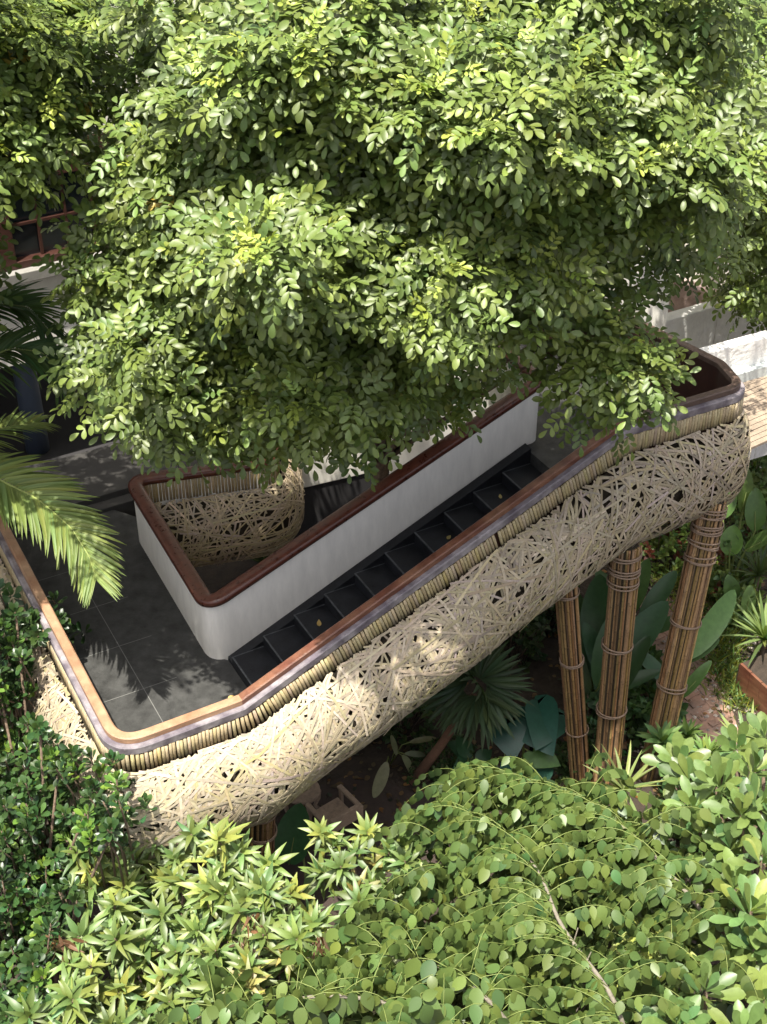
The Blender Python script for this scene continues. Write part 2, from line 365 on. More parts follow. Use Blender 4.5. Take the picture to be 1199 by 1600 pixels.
def weave(ev, slen, vlen, n, w=(.021, .030), L=(.7, 1.7), dens=None, base=(.36, .30, .205), sign=1):
    b = MB(); K = 16; m = 0
    while m < n:
        s0 = R.uniform(-.2, slen+.2); v0 = R.uniform(-.35, vlen+.1)
        if dens is not None and R.random() > dens(s0/slen, v0/vlen): continue
        m += 1
        a = R.uniform(0, pi) if R.random() < .55 else R.choice([radians(38), radians(142), radians(75), radians(108), radians(8)])+R.normal(0, .18)
        ln = R.uniform(*L); cv = R.normal(0, .035); t = np.linspace(-.5, .5, K)*ln
        aa = a+cv*t; S_ = s0+np.cumsum(np.cos(aa))*ln/K-np.cos(a)*ln/2; V_ = v0+np.cumsum(np.sin(aa))*ln/K-np.sin(a)*ln/2
        ok = (S_ > 0.01) & (S_ < slen-.01) & (V_ > 0) & (V_ < vlen)
        idx = np.nonzero(ok)[0]
        if len(idx) < 4: continue
        i0 = np.split(idx, np.nonzero(np.diff(idx) > 1)[0]+1); idx = max(i0, key=len)
        if len(idx) < 4: continue
        S_, V_ = S_[idx], V_[idx]; p = ev(S_, V_); e = .02
        nrmv = nrm(np.cross(ev(S_+e, V_)-ev(S_-e, V_), ev(S_, V_+e)-ev(S_, V_-e)))*sign
        h = R.uniform(-.008, .016)+.003*np.sin(np.arange(len(idx))*R.uniform(.9, 2.0)+R.uniform(0, 6))
        p = p+nrmv*h[:, None]
        if R.random() < .07: p[-3:] += nrmv[-3:]*np.array([.006, .015, .03])[:, None]
        tt = nrm(np.gradient(p, axis=0)); sd_ = np.cross(nrmv, tt)*R.uniform(*w)/2
        kk = len(idx); th = nrmv*.003
        v = np.concatenate([p-sd_, p+sd_, p-sd_-th, p+sd_-th]); f = [(i, i+1, kk+i+1, kk+i) for i in range(kk-1)]+[(2*kk+i, i, kk*2+i, i) for i in range(0)]
        f += [(i, 2*kk+i, 2*kk+i+1, i+1) for i in range(kk-1)]+[(kk+i, kk+i+1, 3*kk+i+1, 3*kk+i) for i in range(kk-1)]
        c = np.array(base)*R.normal(1, .16)*np.array([1, R.normal(1, .03), R.normal(1, .10)])
        b.add(v, f, np.clip(c, .05, .95))
    return b
def shell(ev, slen, vlen, off, sign=1):
    b = MB(); S_ = np.linspace(0, slen, 160); V_ = np.linspace(0, vlen, 22); SS, VV = np.meshgrid(S_, V_, indexing='ij'); p = ev(SS, VV); e = .03
    n = nrm(np.cross(ev(SS+e, VV)-ev(SS-e, VV), ev(SS, VV+e)-ev(SS, VV-e)))*sign
    p = (p-n*off).reshape(-1, 3); b.add(p, [(i*22+j, i*22+j+1, (i+1)*22+j+1, (i+1)*22+j) for i in range(159) for j in range(21)])
    return b
L_ = np.concatenate([[0], np.cumsum(np.linalg.norm(np.diff(OUT, axis=0), axis=1))])
sc = np.interp(L_/L_[-1], [0, .32, .40, .66, .72, .77, .80, 1], [.9, .95, 1, 1, .95, .6, .25, .2])
ev, sl, vl = surf(OUT, PROF, sc)
tst = np.cross(ev(np.array([6.5]), np.array([.6]))-ev(np.array([6.4]), np.array([.6])), ev(np.array([6.4]), np.array([.7]))-ev(np.array([6.4]), np.array([.6])))
sg = -1 if tst[0][1] > 0 else 1
dens = lambda s, v: .46 + .3*np.clip((.62-s)*3+.35, 0, 1)
wv = weave(ev, sl, vl, 4500, dens=dens, sign=sg).build('woven_shell', M['weave'], way)
shell(ev, sl, vl, .09, sg).build('shell_liner', M['liner'], wv, smooth=True)
# shell of the inner far flight, facing the void
i0 = np.argmin(np.linalg.norm(INN[:, :2]-np.array([-1.6, 17.2]), axis=1)); i1 = np.argmin(np.linalg.norm(INN[:, :2]-np.array([-3.05, 14.62]), axis=1))
FAR = INN[i0:i1+1]
PROF2 = np.array([(.07, -.36), (.19, -.45), (.30, -.62), (.37, -.86), (.37, -1.08), (.28, -1.32), (.10, -1.48), (-.2, -1.57), (-.6, -1.6)])
nsd = 1 if normals(FAR)[-1][1] < 0 else -1
ev2, sl2, vl2 = surf(FAR, PROF2, np.ones(len(FAR)), nsd)
t1 = np.cross(ev2(np.array([sl2-1.]), np.array([.5]))-ev2(np.array([sl2-1.1]), np.array([.5])), ev2(np.array([sl2-1.]), np.array([.6]))-ev2(np.array([sl2-1.]), np.array([.5])))
sg2 = -1 if t1[0][1] > 0 else 1
wv2 = weave(ev2, sl2, vl2, 900, w=(.015, .025), L=(.5, 1.3), sign=sg2, base=(.46, .37, .25)).build('woven_shell', M['weave'], way)
shell(ev2, sl2, vl2, .07, sg2).build('shell_liner', M['liner'], wv2, smooth=True)
poles(FAR, .06, -.09, -.38, .042, .019, side=nsd, base=(.36, .27, .14)).build('bamboo_band', M['bamboo'], way, smooth=True)
# floors
u = nrm(np.array([3.81, 2.11])); nv = np.array([u[1], -u[0]])       # along the stair, and towards the outer rail
SW = np.array([-1.80, 12.20])                                        # wall foot where the stair starts
def outer_hit(p):   # distance from p along nv to the sloping outer wall line
    a = np.array([-1.46, 10.56]); d = nrm(np.array([2.68, 13.24])-a); A = np.array([nv, -d]).T; return np.linalg.solve(A, a-p)[0]
low = [tuple(SW), tuple(SW+nv*(outer_hit(SW)-.03)), (-1.5, 10.62), (-2.35, 10.13), (-2.55, 10.12), (-2.72, 10.3), (-5.0, 14.6), (-5.0, 14.6+.6), (-3.9, 15.35), (-3.05, 14.9), (-3.1, 14.55), (-2.0, 12.3)]
b = MB(); b.prism(low, ZF-.22, ZF); b.build('landing_floor', M['slate'], way)
b = MB()
ld = nrm(np.array([-.47, .88])); lp = np.array([.88, .47])
j0 = np.array([-2.33, 11.0])     # tile joints as 3 mm proud grout strips
def strip(a, c, w, z):
    a, c = np.array(a), np.array(c); d = nrm(c-a); n = np.array([-d[1], d[0]])*w/2; b.add([(*(a-n), z), (*(c-n), z), (*(c+n), z), (*(a+n), z)], [(0, 1, 2, 3)])
for k in (-1, 0, 1, 2, 3, 4):
    q = j0+ld*.82*k; strip(q-lp*(.95 if k > 0 else .55), q+lp*(.95 if k < 1 else .4), .008, ZF+.003)
strip(j0-ld*.85, j0+ld*3.2, .008, ZF+.004)
b.build('tile_joint', M['joint'], way)
EDGE = mat('worn_step_edge', (.075, .08, .085), .5, noise=.6, nscale=9)
for i in range(10):
    a = SW+u*(.4*i); z1 = ZF+RISE/11*(i+1); b = MB(); w0 = outer_hit(a)-.03; w1 = outer_hit(a+u*.4)-.03
    t0 = .13
    b.prism([tuple(a+nv*t0), tuple(a+nv*w0), tuple(a+u*.42+nv*w1), tuple(a+u*.42+nv*t0)], z1-.32, z1)
    st = b.build('stair_step', M['stepm'], way)
    b = MB(); c_ = a-u*.003
    b.prism([tuple(c_+nv*t0), tuple(c_+nv*w0), tuple(c_+u*.018+nv*w0), tuple(c_+u*.018+nv*t0)], z1-.012, z1+.003)
    b.prism([tuple(c_+u*.018+nv*t0), tuple(c_+u*.018+nv*(t0+.012)), tuple(c_+u*.40+nv*(t0+.012)), tuple(c_+u*.40+nv*t0)], z1-.012, z1+.003)
    b.build('nosing', EDGE, st)
b = MB(); p0, p1 = SW-u*.0, SW+u*4.0
for (o0, o1) in ((.0, .128),):
    q = []
    for p, zz in ((p0, ZF), (p1, ZF+RISE)):
        q += [(*(p+nv*o0), zz-.3), (*(p+nv*o1), zz-.3), (*(p+nv*o1), zz+.06), (*(p+nv*o0), zz+.06)]
    b.add(q, [(0, 1, 2, 3), (7, 6, 5, 4), (0, 4, 5, 1), (1, 5, 6, 2), (2, 6, 7, 3), (3, 7, 4, 0)])
b.build('stair_stringer', M['stepm'], way)
e0 = SW+u*4.0; hi = [tuple(e0), tuple(e0+nv*(outer_hit(e0)-.03)), (2.68, 13.3), (4.08, 14.06), (3.98, 14.5), (1.9, 17.05), (.6, 17.05), (1.8, 14.38)]
b = MB(); b.prism(hi, ZF+RISE-.22, ZF+RISE); b.build('upper_floor', M['slate'], way)
# sloping soffit slab below the stair
b = MB(); q = []
for i in (0, 1):
    p = [p0, p1][i]; zz = ZF+RISE*i
    q += [(*(p+nv*.02), zz-.55), (*(p+nv*1.2), zz-.55), (*(p+nv*1.2), zz-.33), (*(p+nv*.02), zz-.33)]
b.add(q, [(0, 1, 2, 3), (7, 6, 5, 4), (0, 4, 5, 1), (1, 5, 6, 2), (2, 6, 7, 3), (3, 7, 4, 0)]); b.build('stair_soffit', M['sill'], way)

# ================================================================== COLUMNS
def column(top, base, r, label, clusters):
    top, base = np.array(top, float), np.array(base, float)
    t = empty('bamboo_column', label, 'column', base, 'bamboo bundle columns under the walkway')
    ax = nrm(top-base); x = nrm(np.cross(ax, [0, 1, 0])); y = np.cross(ax, x); Ln = np.linalg.norm(top-base); b = MB(); n = int(2*pi*r/.031)
    for k in range(n):
        a = 2*pi*k/n+R.normal(0, .05); rr = r+R.normal(0, .008); c = np.array((.26, .158, .072))*R.normal(1, .28)*np.array([1, R.normal(1, .06), R.normal(1, .15)])
        off = lambda s_: (x*cos(a+R.normal(0, .03))+y*sin(a+R.normal(0, .03)))*(rr+R.normal(0, .004))*s_
        hs = np.arange(R.uniform(.1, .4), Ln, .38); q = np.sort(np.concatenate([[0, Ln], hs-.014, hs, hs+.014])); q = q[(q >= 0) & (q <= Ln)]
        rad = np.array([1.22 if np.any(np.abs(hs-v) < .001) else 1. for v in q])*R.uniform(.012, .018); o0, o1, o2 = off(1), off(1), off(1)
        pts_ = [base+ax*v+(o0*(1-v/Ln)**2+2*o1*(v/Ln)*(1-v/Ln)+o2*(v/Ln)**2) for v in q]
        cv_ = np.clip(c*np.repeat(np.where(rad > rad.min()*1.1, .6, 1)*np.interp(q, [0, Ln*.5, Ln], R.uniform(.75, 1.2, 3)), 6)[:, None], .02, .8)
        b.tube(pts_, rad, 6, cv_)
    b.build('bamboo_bundle', M['bamboo'], t, smooth=True)
    b = MB(); b.tube([base, top], r-.01, 14); b.build('core', M['liner'], t)
    for h, turns in clusters:
        b = MB()
        for k in range(turns):
            cc = base+ax*(Ln*h+k*.03+R.normal(0, .006)); tl = R.normal(0, .05, 2)
            an = np.linspace(0, 2*pi, 25); ring = [cc+(x*cos(q)+y*sin(q))*(r+.033)+ax*(tl[0]*cos(q)+tl[1]*sin(q))*r*1.5 for q in an]
            b.tube(ring, .011, 5, cap=False)
        b.build('rope_lashing', M['rope'], t, smooth=True)
column(P(884, 900, 3.55), P(908, 1222, 0), .108, 'slimmest reddish bamboo bundle column, left of the two by the banana leaves', [(.28, 1), (.62, 2), (.93, 2)])
column(P(979, 850, 3.75), P(944, 1240, 0), .152, 'straight thick bamboo bundle column in the middle, rope lashed near its top', [(.36, 2), (.62, 2), (.86, 2), (.905, 3), (.96, 3)])
column(P(1114, 780, 3.85), P(1018, 1215, 0), .155, 'leaning bamboo bundle column under the far upper corner of the walkway', [(.35, 2), (.58, 2), (.80, 3), (.85, 3), (.90, 4), (.95, 4)])
column(P(408, 1255, 2.1), P(404, 1440, 0), .145, 'short bamboo bundle column under the lower landing beside the mango tree', [(.2, 1), (.78, 2), (.95, 2)])

# ================================================================== HOUSE, LEFT
FU = np.array([cos(radians(29)), sin(radians(29)), 0]); FN = np.array([FU[1], -FU[0], 0]); F0 = P(124, 708, 2.75)
def fac(s, z, o=0): q = F0+FU*s+FN*o; return np.array([q[0], q[1], z])
def fbox(b, s0, s1, z0, z1, o0, o1, c=W1):
    v = [fac(s, z, o) for z in (z0, z1) for (s, o) in ((s0, o0), (s1, o0), (s1, o1), (s0, o1))]
    b.add(v, [(0, 3, 2, 1), (4, 5, 6, 7), (0, 1, 5, 4), (1, 2, 6, 5), (2, 3, 7, 6), (3, 0, 4, 7)], c)
house = empty('white_house', 'white plastered house with brown framed upper window behind the tree', 'house', fac(0, 0))
b = MB(); fbox(b, -6, 8, 4.34, 5.52, -.3, 0); fbox(b, 1.15, 8, 5.52, 7.2, -.3, 0); fbox(b, -6, -1.6, 5.52, 7.2, -.3, 0); fbox(b, -6, 8, 7.2, 9.5, -.3, 0)
fbox(b, 2.6, 8, 0, 4.34, -.3, 0); b.build('wall', M['plaster'], house)
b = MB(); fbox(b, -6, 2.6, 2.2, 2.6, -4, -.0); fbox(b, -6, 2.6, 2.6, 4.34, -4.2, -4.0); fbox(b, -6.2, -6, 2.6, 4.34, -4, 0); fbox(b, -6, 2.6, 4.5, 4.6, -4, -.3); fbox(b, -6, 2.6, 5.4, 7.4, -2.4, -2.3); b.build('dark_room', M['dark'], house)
b = MB(); fbox(b, -1.7, 1.2, 5.52, 5.66, -.2, .14); b.build('window_ledge', M['sill'], house, bevel=.01)
w = MB()
for s0, s1, z0, z1 in ((-1.6, -.55, 5.66, 5.76), (-1.6, 1.15, 7.05, 7.2), (-1.6, -1.5, 5.66, 7.05), (-.62, -.42, 5.66, 7.05), (1.03, 1.15, 5.66, 7.05), (-.42, 1.03, 5.66, 5.76), (-.42, 1.03, 6.78, 7.05)): fbox(w, s0, s1, z0, z1, -.14, .02)
wf = w.build('window', M['brown'], house, bevel=.008)
w = MB()
for s in (-.06, .3, .66): fbox(w, s-.018, s+.018, 5.76, 6.78, -.1, -.05)
fbox(w, -.42, 1.03, 6.2, 6.235, -.095, -.045); w.build('glazing_bars', M['brown'], wf)
w = MB(); fbox(w, -.42, 1.03, 5.765, 6.775, -.125, -.115); fbox(w, -1.5, -.62, 5.765, 7.045, -.125, -.115); w.build('pane', M['glass'], wf)
b = MB(); fbox(b, -6, 3.2, 2.3, 2.75, 0, 1.12); fbox(b, -6, 3.2, 2.2, 2.66, 1.12, 1.3); b.build('terrace', M['terrace'], house, bevel=.01)
b = MB(); b.tube([fac(-.42, 2.61, -.6), fac(-.42, 3.5, -.6), fac(-.42, 4.49, -.6)], [.17, .16, .16], 16)
tag(b.build('blue_column', M['blue'], None, smooth=True), 'blue grey round column standing on the shaded house terrace', 'column')
# ================================================================== HOUSE, RIGHT
def wall_line(name, pts, th, z0, m, label, cat, top=None):
    b = MB()
    for (p, zt0), (q, zt1) in zip(pts[:-1], pts[1:]):
        p, q = np.array(p[:2]), np.array(q[:2]); d = nrm(q-p); n = np.array([-d[1], d[0]])*th
        v = [(*p, z0), (*q, z0), (*(q+n), z0), (*(p+n), z0), (*p, zt0), (*q, zt1), (*(q+n), zt1), (*(p+n), zt0)]
        b.add(v, [(0, 3, 2, 1), (4, 5, 6, 7), (0, 1, 5, 4), (1, 2, 6, 5), (2, 3, 7, 6), (3, 0, 4, 7)])
    o = b.build(name, m, None, bevel=.015); tag(o, label, cat); return o
wy = 17.0; wl, wr = PY(880, 500, wy), PY(1042, 505, wy)
b = MB(); b.box((wl[0], wy, 2.5), (wr[0], wy+2.5, 8.6)); 
tag(b.build('house_wing', M['plaster'], None, bevel=.02), 'bright white square house wing standing behind the upper landing', 'house')
a1, a2 = P(1036, 588, 4.3), P(1140, 540, 4.3)
zt = 5.05
q0, q1 = PY(1040, 502, 17.4), PY(1124, 478, 18.0)
wall_line('plaster_wall', [((q0[0], 17.4), q0[2]), ((q1[0], 18.0), q1[2]), ((q1[0]+2.5, 18.9), q1[2]+.15)], .2, 2.5, M['rough_white'], 'rough white plaster wall beside the white house wing', 'wall')
q0, q1 = PY(1030, 430, 19.5), PY(1130, 466, 19.0)
wall_line('pink_wall', [((q0[0], 19.5), q0[2]), ((q1[0], 19.0), q1[2]), ((q1[0]+1, 18.8), q1[2]-.2)], .2, 1.5, M['pink'], 'pinkish rough wall with sloping top in the shade', 'wall')
q0 = PY(1110, 330, 20); q1 = PY(1220, 330, 20)
b = MB(); b.box((q0[0], 20, 0), (q1[0]+3, 21, 7.5)); b.box((-3, 21.2, 0), (12, 21.6, 9)); tag(b.build('rear_building', M['plaster'], None), 'pale neighbouring building half hidden by the right hand tree', 'building')
q0, q1 = P(1083, 558, 4.75), P(1215, 522, 4.75)
wall_line('textured_parapet', [(q0, 4.75), (q1, 4.75), (q1+(q1-q0), 4.75)], .16, 2.8, M['rough_white'], 'sunlit white parapet with pitted plaster along the timber deck', 'wall')
# timber deck and blue strip
dk = empty('timber_deck', 'sunlit timber deck of slanting boards beside the upper walkway corner', 'deck', (5.2, 14.5, 4.2))
pd = nrm((q1-q0)[:2]); pn = np.array([pd[1], -pd[0]]); o2 = q0[:2]-pd*.4; bb = MB(); bs = MB(); bs.prism([tuple(o2+pn*.003), tuple(o2+pd*3.4+pn*.003), tuple(o2+pd*3.4+pn*.12), tuple(o2+pn*.12)], 3.9, 4.38); bs.build('blue_edging', mat('blue_edge', (.5, .54, .53), .7, noise=.2), dk)
for k in range(15):
    s0 = .13+k*.088; bb.prism([tuple(o2+pn*s0), tuple(o2+pd*3.4+pn*(s0-.5)), tuple(o2+pd*3.4+pn*(s0-.5+.078)), tuple(o2+pn*(s0+.078))], 4.2+R.uniform(-.004, .004), 4.24+R.uniform(-.004, .004))
bb.build('board', M['deck'], dk)
rf = empty('lean_to_roof', 'grey ribbed lean-to roof edge below the timber deck', 'roof', (5, 13.5, 3.4))
b = MB(); p = [P(1172, 640, 4.0), P(1260, 612, 4.0), P(1290, 660, 3.75), P(1197, 684, 3.75)]
b.add(np.concatenate([np.array(p), np.array(p)-[0, 0, .05]]), [(0, 1, 2, 3), (7, 6, 5, 4), (0, 4, 5, 1), (1, 5, 6, 2), (2, 6, 7, 3), (3, 7, 4, 0)]); b.build('roof_sheet', M['roofm'], rf)
b = MB()
for k in range(12):
    t = (k+.5)/12; a = p[0]+(p[1]-p[0])*t; c = p[3]+(p[2]-p[3])*t; b.tube([a+[0, 0, .006], c+[0, 0, .006]], .012, 5)
b.build('rib', M['roofm'], rf, smooth=True)
b = MB()
for q in (p[2],): b.tube([q-[0, -.1, .06], np.array([q[0], q[1]+.1, 0])], .05, 8)
b.build('post', M['brown'], rf)

# ================================================================== GROUND DETAILS
def blob_sheet(pts, z, name, m):
    b = MB(); b.add([(*P(x, y, 0)[:2], z) for x, y in pts], [tuple(range(len(pts)))]); o = b.build(name, m); return o
struct(blob_sheet([(1000, 935), (1035, 925), (1080, 960), (1110, 1010), (1135, 1080), (1160, 1160), (1090, 1180), (1065, 1110), (1040, 1060), (1000, 1000)], .006, 'brick_path', M['brick']))
struct(blob_sheet([(470, 1240), (560, 1205), (650, 1240), (720, 1260), (760, 1330), (680, 1420), (480, 1420), (380, 1330)], .005, 'patio', mat('patio_brick', (.05, .034, .027), .9, noise=.4, nscale=3, bump=.6, bscale=12)))
# paving joints come from separate brick-size slabs
b = MB()
for k in range(140):
    q = P(R.uniform(1010, 1120), R.uniform(940, 1130), 0)
    b.box((-.1, -.05, 0), (.1, .05, R.uniform(.012, .03)), rz=R.choice([.5, 2.07])+R.normal(0, .08), org=(q[0], q[1], 0))
struct(b.build('loose_paving', M['brick'], bevel=.006), 'stuff', 'worn reddish paving bricks set loosely on the garden path', 'paving')
b = MB()
for k in range(900):
    q = P(R.uniform(990, 1190), R.uniform(860, 1180), 0); s_ = R.uniform(.012, .04); c = np.array((.3, .26, .22))*R.normal(1, .3)
    an = R.uniform(0, 6.28, 3); v = np.array([(1, 0, 0), (-1, .2, 0), (0, 1, 0), (.1, -1, 0), (0, 0, .8), (0, 0, -.5)])*s_*R.uniform(.6, 1.3, (6, 1))
    b.add(v+[q[0], q[1], s_*.3], [(0, 2, 4), (2, 1, 4), (1, 3, 4), (3, 0, 4), (2, 0, 5), (1, 2, 5), (3, 1, 5), (0, 3, 5)], np.clip(c, .05, .8))
struct(b.build('gravel', M['gravel']), 'stuff', 'scattered pale pebbles and gravel along the garden path', 'gravel')
L = Leaves(); N = 2600
cl = [(1130, 1010, 40, 35), (1135, 1050, 30, 30), (1100, 940, 40, 25), (1060, 905, 40, 18), (1160, 1090, 30, 25), (1120, 880, 40, 30)]
pp = []
for k in range(N):
    x, y, sx, sy = cl[k % len(cl)]; pp.append(P(x+R.normal(0, sx*.6), y+R.normal(0, sy*.6), 0))
pp = np.array(pp); dd = R.normal(0, .7, (N, 3)); dd[:, 2] = R.uniform(.4, 1.2, N)
L.add('strip', pp, dd, np.cross(dd, R.normal(size=(N, 3))), R.uniform(.1, .26, N), 1.6, R.uniform(0, .5, N), vary((.13, .17, .035), N, .3, .2))
struct(L.build('grass', M['leafm']), 'stuff', 'tufts of short yellow green grass beside the path', 'grass')
# leaf litter
L = Leaves(); N = 1500; pp = np.array([P(R.uniform(380, 1199), R.uniform(880, 1330), 0)+[0, 0, R.uniform(.005, .03)] for k in range(N)])
L.add('ovate', pp, R.normal(0, 1, (N, 3))*[1, 1, .15], UP+R.normal(0, .3, (N, 3)), R.uniform(.05, .12, N), 1, .2, vary((.12, .075, .035), N, .35, .2))
struct(L.build('leaf_litter', M['leafm']), 'stuff', 'dry brown fallen leaves on the dark soil', 'leaf litter')

# ================================================================== TREES
def ellipsoid_hit(px, py, c, r):
    d = np.stack([ray(a, b_) for a, b_ in zip(px, py)]); d = nrm(d); o = (CAM-c)/r; e = d/r
    A = (e*e).sum(1); B = (e*o).sum(1); Cc = o@o-1; D = B*B-A*Cc
    t = np.where(D > 0, (-B-np.sqrt(np.maximum(D, 0)))/A, -B/A); return CAM+d*t[:, None]
def clumps(L, cen, outw, per=12, rad=.2, length=.34, leaf=.106, base=(.122, .170, .036), young=.3, dens_seed=0):
    n = len(cen)
    for k in range(n):
        m = int(per*R.uniform(.7, 1.25)); ax = nrm(outw[k]*.55+UP*.75+R.normal(0, .15, 3))
        az = R.uniform(0, 2*pi)+np.arange(m)*2.4; el = R.uniform(-.4, .85, m)
        x = nrm(np.cross(ax, [1, .2, .1])); y = np.cross(ax, x)
        d = (np.cos(az)*np.cos(el))[:, None]*x+(np.sin(az)*np.cos(el))[:, None]*y+np.sin(el)[:, None]*ax
        pos = cen[k]+d*rad*R.uniform(.1, .8, (m, 1))+ax*(el*.12)[:, None]
        up = nrm(UP*.75+outw[k]*.5+R.normal(0, .25, (m, 3)))
        c = vary(base, m, .2, .06)
        if R.random() < .02: c[R.integers(m)] = (.32, .24, .04)
        pinnate(L, pos, d, up, n=8, length=length*R.uniform(.7, 1.1, m), leaf=leaf, droop=R.uniform(.1, .6, m), col=c)
        if R.random() < young:
            m = R.integers(4, 9); az = R.uniform(0, 6.28, m); el = R.uniform(.1, 1.1, m)
            d = (np.cos(az)*np.cos(el))[:, None]*x+(np.sin(az)*np.cos(el))[:, None]*y+np.sin(el)[:, None]*ax
            pinnate(L, cen[k]+ax*.12+d*.05, d, np.tile(ax, (m, 1)), n=8, length=length*R.uniform(.45, .75, m), leaf=leaf*.72, droop=R.uniform(.1, .7, m), col=vary((.26, .33, .06), m, .15, .06))
def limbs(b, base, targets, r0, top):
    base = np.array(base, float); top = np.array(top, float)
    tr = [base+(top-base)*t+np.array([sin(t*5)*.08, cos(t*4)*.06, 0]) for t in np.linspace(0, 1, 9)]
    b.tube(tr, np.linspace(r0, r0*.6, 9), 10)
    return tr
def branches(b, tr, targets, r):
    for q in targets:
        s_ = tr[int(R.integers(4, len(tr)))]; mid = (s_+q)/2+np.array([R.normal(0, .15), R.normal(0, .15), .35]); t = np.linspace(0, 1, 8)[:, None]
        b.tube((1-t)**2*s_+2*t*(1-t)*mid+t*t*q, np.linspace(r, r*.25, 8), 6)
def make_tree(name, label, polys, ells, base, top, sp, backs=True, per=13, young=.3, extra=None, base_col=(.085, .15, .035), r0=.13):
    t = empty(name, label, 'tree', (base[0], base[1], 0)); L = Leaves(); tg = []
    for (poly, (c, r), layer, yg) in polys:
        px, py = scatter(poly, sp); c, r = np.array(c, float), np.array(r, float)
        p = ellipsoid_hit(px, py, c, r); out = nrm((p-c)/(r*r)); d = nrm(p-CAM)
        lump = vnoise(p, 1.5, 3); depth = -lump*.75+R.normal(0, .15, len(p)); p = p+d*(depth+layer)[:, None]
        keep = (layer > 0) | (lump > -.8)
        p, out = p[keep], out[keep]
        clumps(L, p, out, per=per, young=yg); tg += list(p[R.random(len(p)) < .12])
    for c, r, n in ells:    # crown clumps on the sides the photo does not look at, and inside
        dr = rand_dirs(n*2); dr = dr[(dr[:, 1] > -.1)][:n]; p = np.array(c)+dr*np.array(r)*R.uniform(.75, 1, (len(dr), 1)); clumps(L, p, dr, per=7, young=.15)
    b = MB(); tr = limbs(b, base, None, r0, top); branches(b, tr, tg, .035)
    tk = b.build('trunk', M['bark'], t, smooth=True); L.build('crown', M['leaf'], t)
    return t
mainc, mainr = (0.05, 14.1, 8.1), (4.7, 3.3, 3.3)
P_MAIN = [(200, -30), (1190, -30), (1180, 200), (1130, 320), (1050, 390), (1030, 430), (950, 470), (900, 440), (850, 480), (820, 440), (740, 430), (720, 520), (690, 570), (640, 500), (560, 480), (420, 460), (330, 480), (240, 440), (250, 370), (200, 300), (215, 200), (250, 160), (290, 160), (330, 150), (330, 90), (270, 70)]
P_LOW = [(110, 580), (160, 500), (90, 455), (160, 405), (250, 390), (420, 430), (560, 460), (660, 500), (685, 575), (640, 615), (570, 665), (480, 680), (440, 695), (345, 705), (260, 690), (190, 665), (200, 630), (110, 590)]
P_BR = [(835, 560), (850, 500), (880, 450), (960, 480), (990, 530), (1080, 560), (1050, 590), (1000, 622), (960, 648), (905, 635), (868, 610), (845, 585)]
P_DEEP = [(150, 0), (1150, 0), (1120, 400), (1000, 440), (880, 500), (840, 520), (780, 570), (690, 640), (610, 675), (560, 690), (200, 460), (160, 380), (190, 250), (200, 110)]
make_tree('pinnate_tree', 'large glossy tree with feathery leaflets rising from the middle of the walkway', [
    (P_MAIN, (mainc, mainr), 0, .42), (P_LOW, ((-1.35, 12.35, 6.9), (1.9, 1.25, 1.1)), 0, .2), (P_BR, ((2.25, 12.3, 6.45), (1.35, .8, .6)), 0, .12),
    (P_DEEP, (mainc, mainr), 1.3, 0), (P_LOW, ((-1.35, 12.35, 6.9), (1.9, 1.25, 1.1)), .7, 0)],
    [((.1, 14.6, 8.4), (4.4, 3.0, 2.9), 170)], (-.25, 14.75, 0), (.1, 14.3, 7.6), 36)
P_LT_SHADE = [(-40, 260), (-30, 330), (-45, 470), (-120, 560), (-420, 560), (-420, 240)]  # crown part out of view, added to shade the landing and left walkway
P_LT = [(-150, -40), (175, -40), (165, 100), (120, 190), (125, 240), (60, 275), (0, 280), (-150, 300)]
make_tree('pinnate_tree', 'feathery leaved tree at the far left in front of the brown window', [(P_LT, ((-5.2, 12.6, 8.6), (2.6, 2.3, 2.0)), 0, .4), (P_LT, ((-5.2, 12.6, 8.6), (2.6, 2.3, 2.0)), .9, 0), (P_LT, ((-5.0, 14.6, 9.0), (2.2, 1.2, 1.2)), 0, 0), (P_LT_SHADE, ((-5.7, 12.7, 7.9), (1.9, 1.5, 1.1)), 0, .2), (P_LT_SHADE, ((-5.7, 12.7, 7.9), (1.9, 1.5, 1.1)), .6, .0)],  # third layer, further back, added to shade terrace and window
          [((-5.6, 12.4, 8.8), (2.3, 2.0, 1.8), 110), ((-5.8, 12.9, 8.0), (1.6, 1.1, .8), 60)], (-6.6, 13.2, 0), (-5.6, 12.8, 8.2), 40)
P_RT = [(1120, -40), (1290, -40), (1290, 490), (1199, 500), (1150, 500), (1120, 460), (1115, 390), (1120, 300), (1120, 150)]
make_tree('pinnate_tree', 'feathery leaved tree at the right edge hanging over the textured white wall', [(P_RT, ((6.5, 17.2, 7.1), (2.4, 1.3, 2.6)), 0, .3), (P_RT, ((6.5, 17.2, 7.1), (2.4, 1.3, 2.6)), .9, 0)],
          [((6.7, 17.5, 7.5), (1.9, 1.3, 2.2), 60)], (6.9, 18.6, 0), (6.6, 18.0, 7.0), 38)
# understorey shrub in the void
t = empty('courtyard_shrub', 'dark leafy shrub in the shaded courtyard beside the red wood rail', 'shrub', (.5, 15.0, 0)); L = Leaves()
px, py = scatter([(560, 650), (700, 560), (800, 480), (850, 520), (780, 560), (710, 620), (640, 670), (580, 700)], 40)
cen = np.array([PY(a, b_, 14.7+R.uniform(-.2, .5)) for a, b_ in zip(px, py)]); clumps(L, cen, np.tile([0, -.6, .6], (len(cen), 1)), per=9, young=0, base=(.05, .10, .022))
L.build('crown', M['leaf'], t); b = MB()
for q in cen[::4]: b.tube([(.5, 15.0, 0), (q+np.array([.5, 15.0, 0]))/2+[0, .1, .3], q], [.04, .025, .01], 6)
b.build('trunk', M['bark'], t, smooth=True)

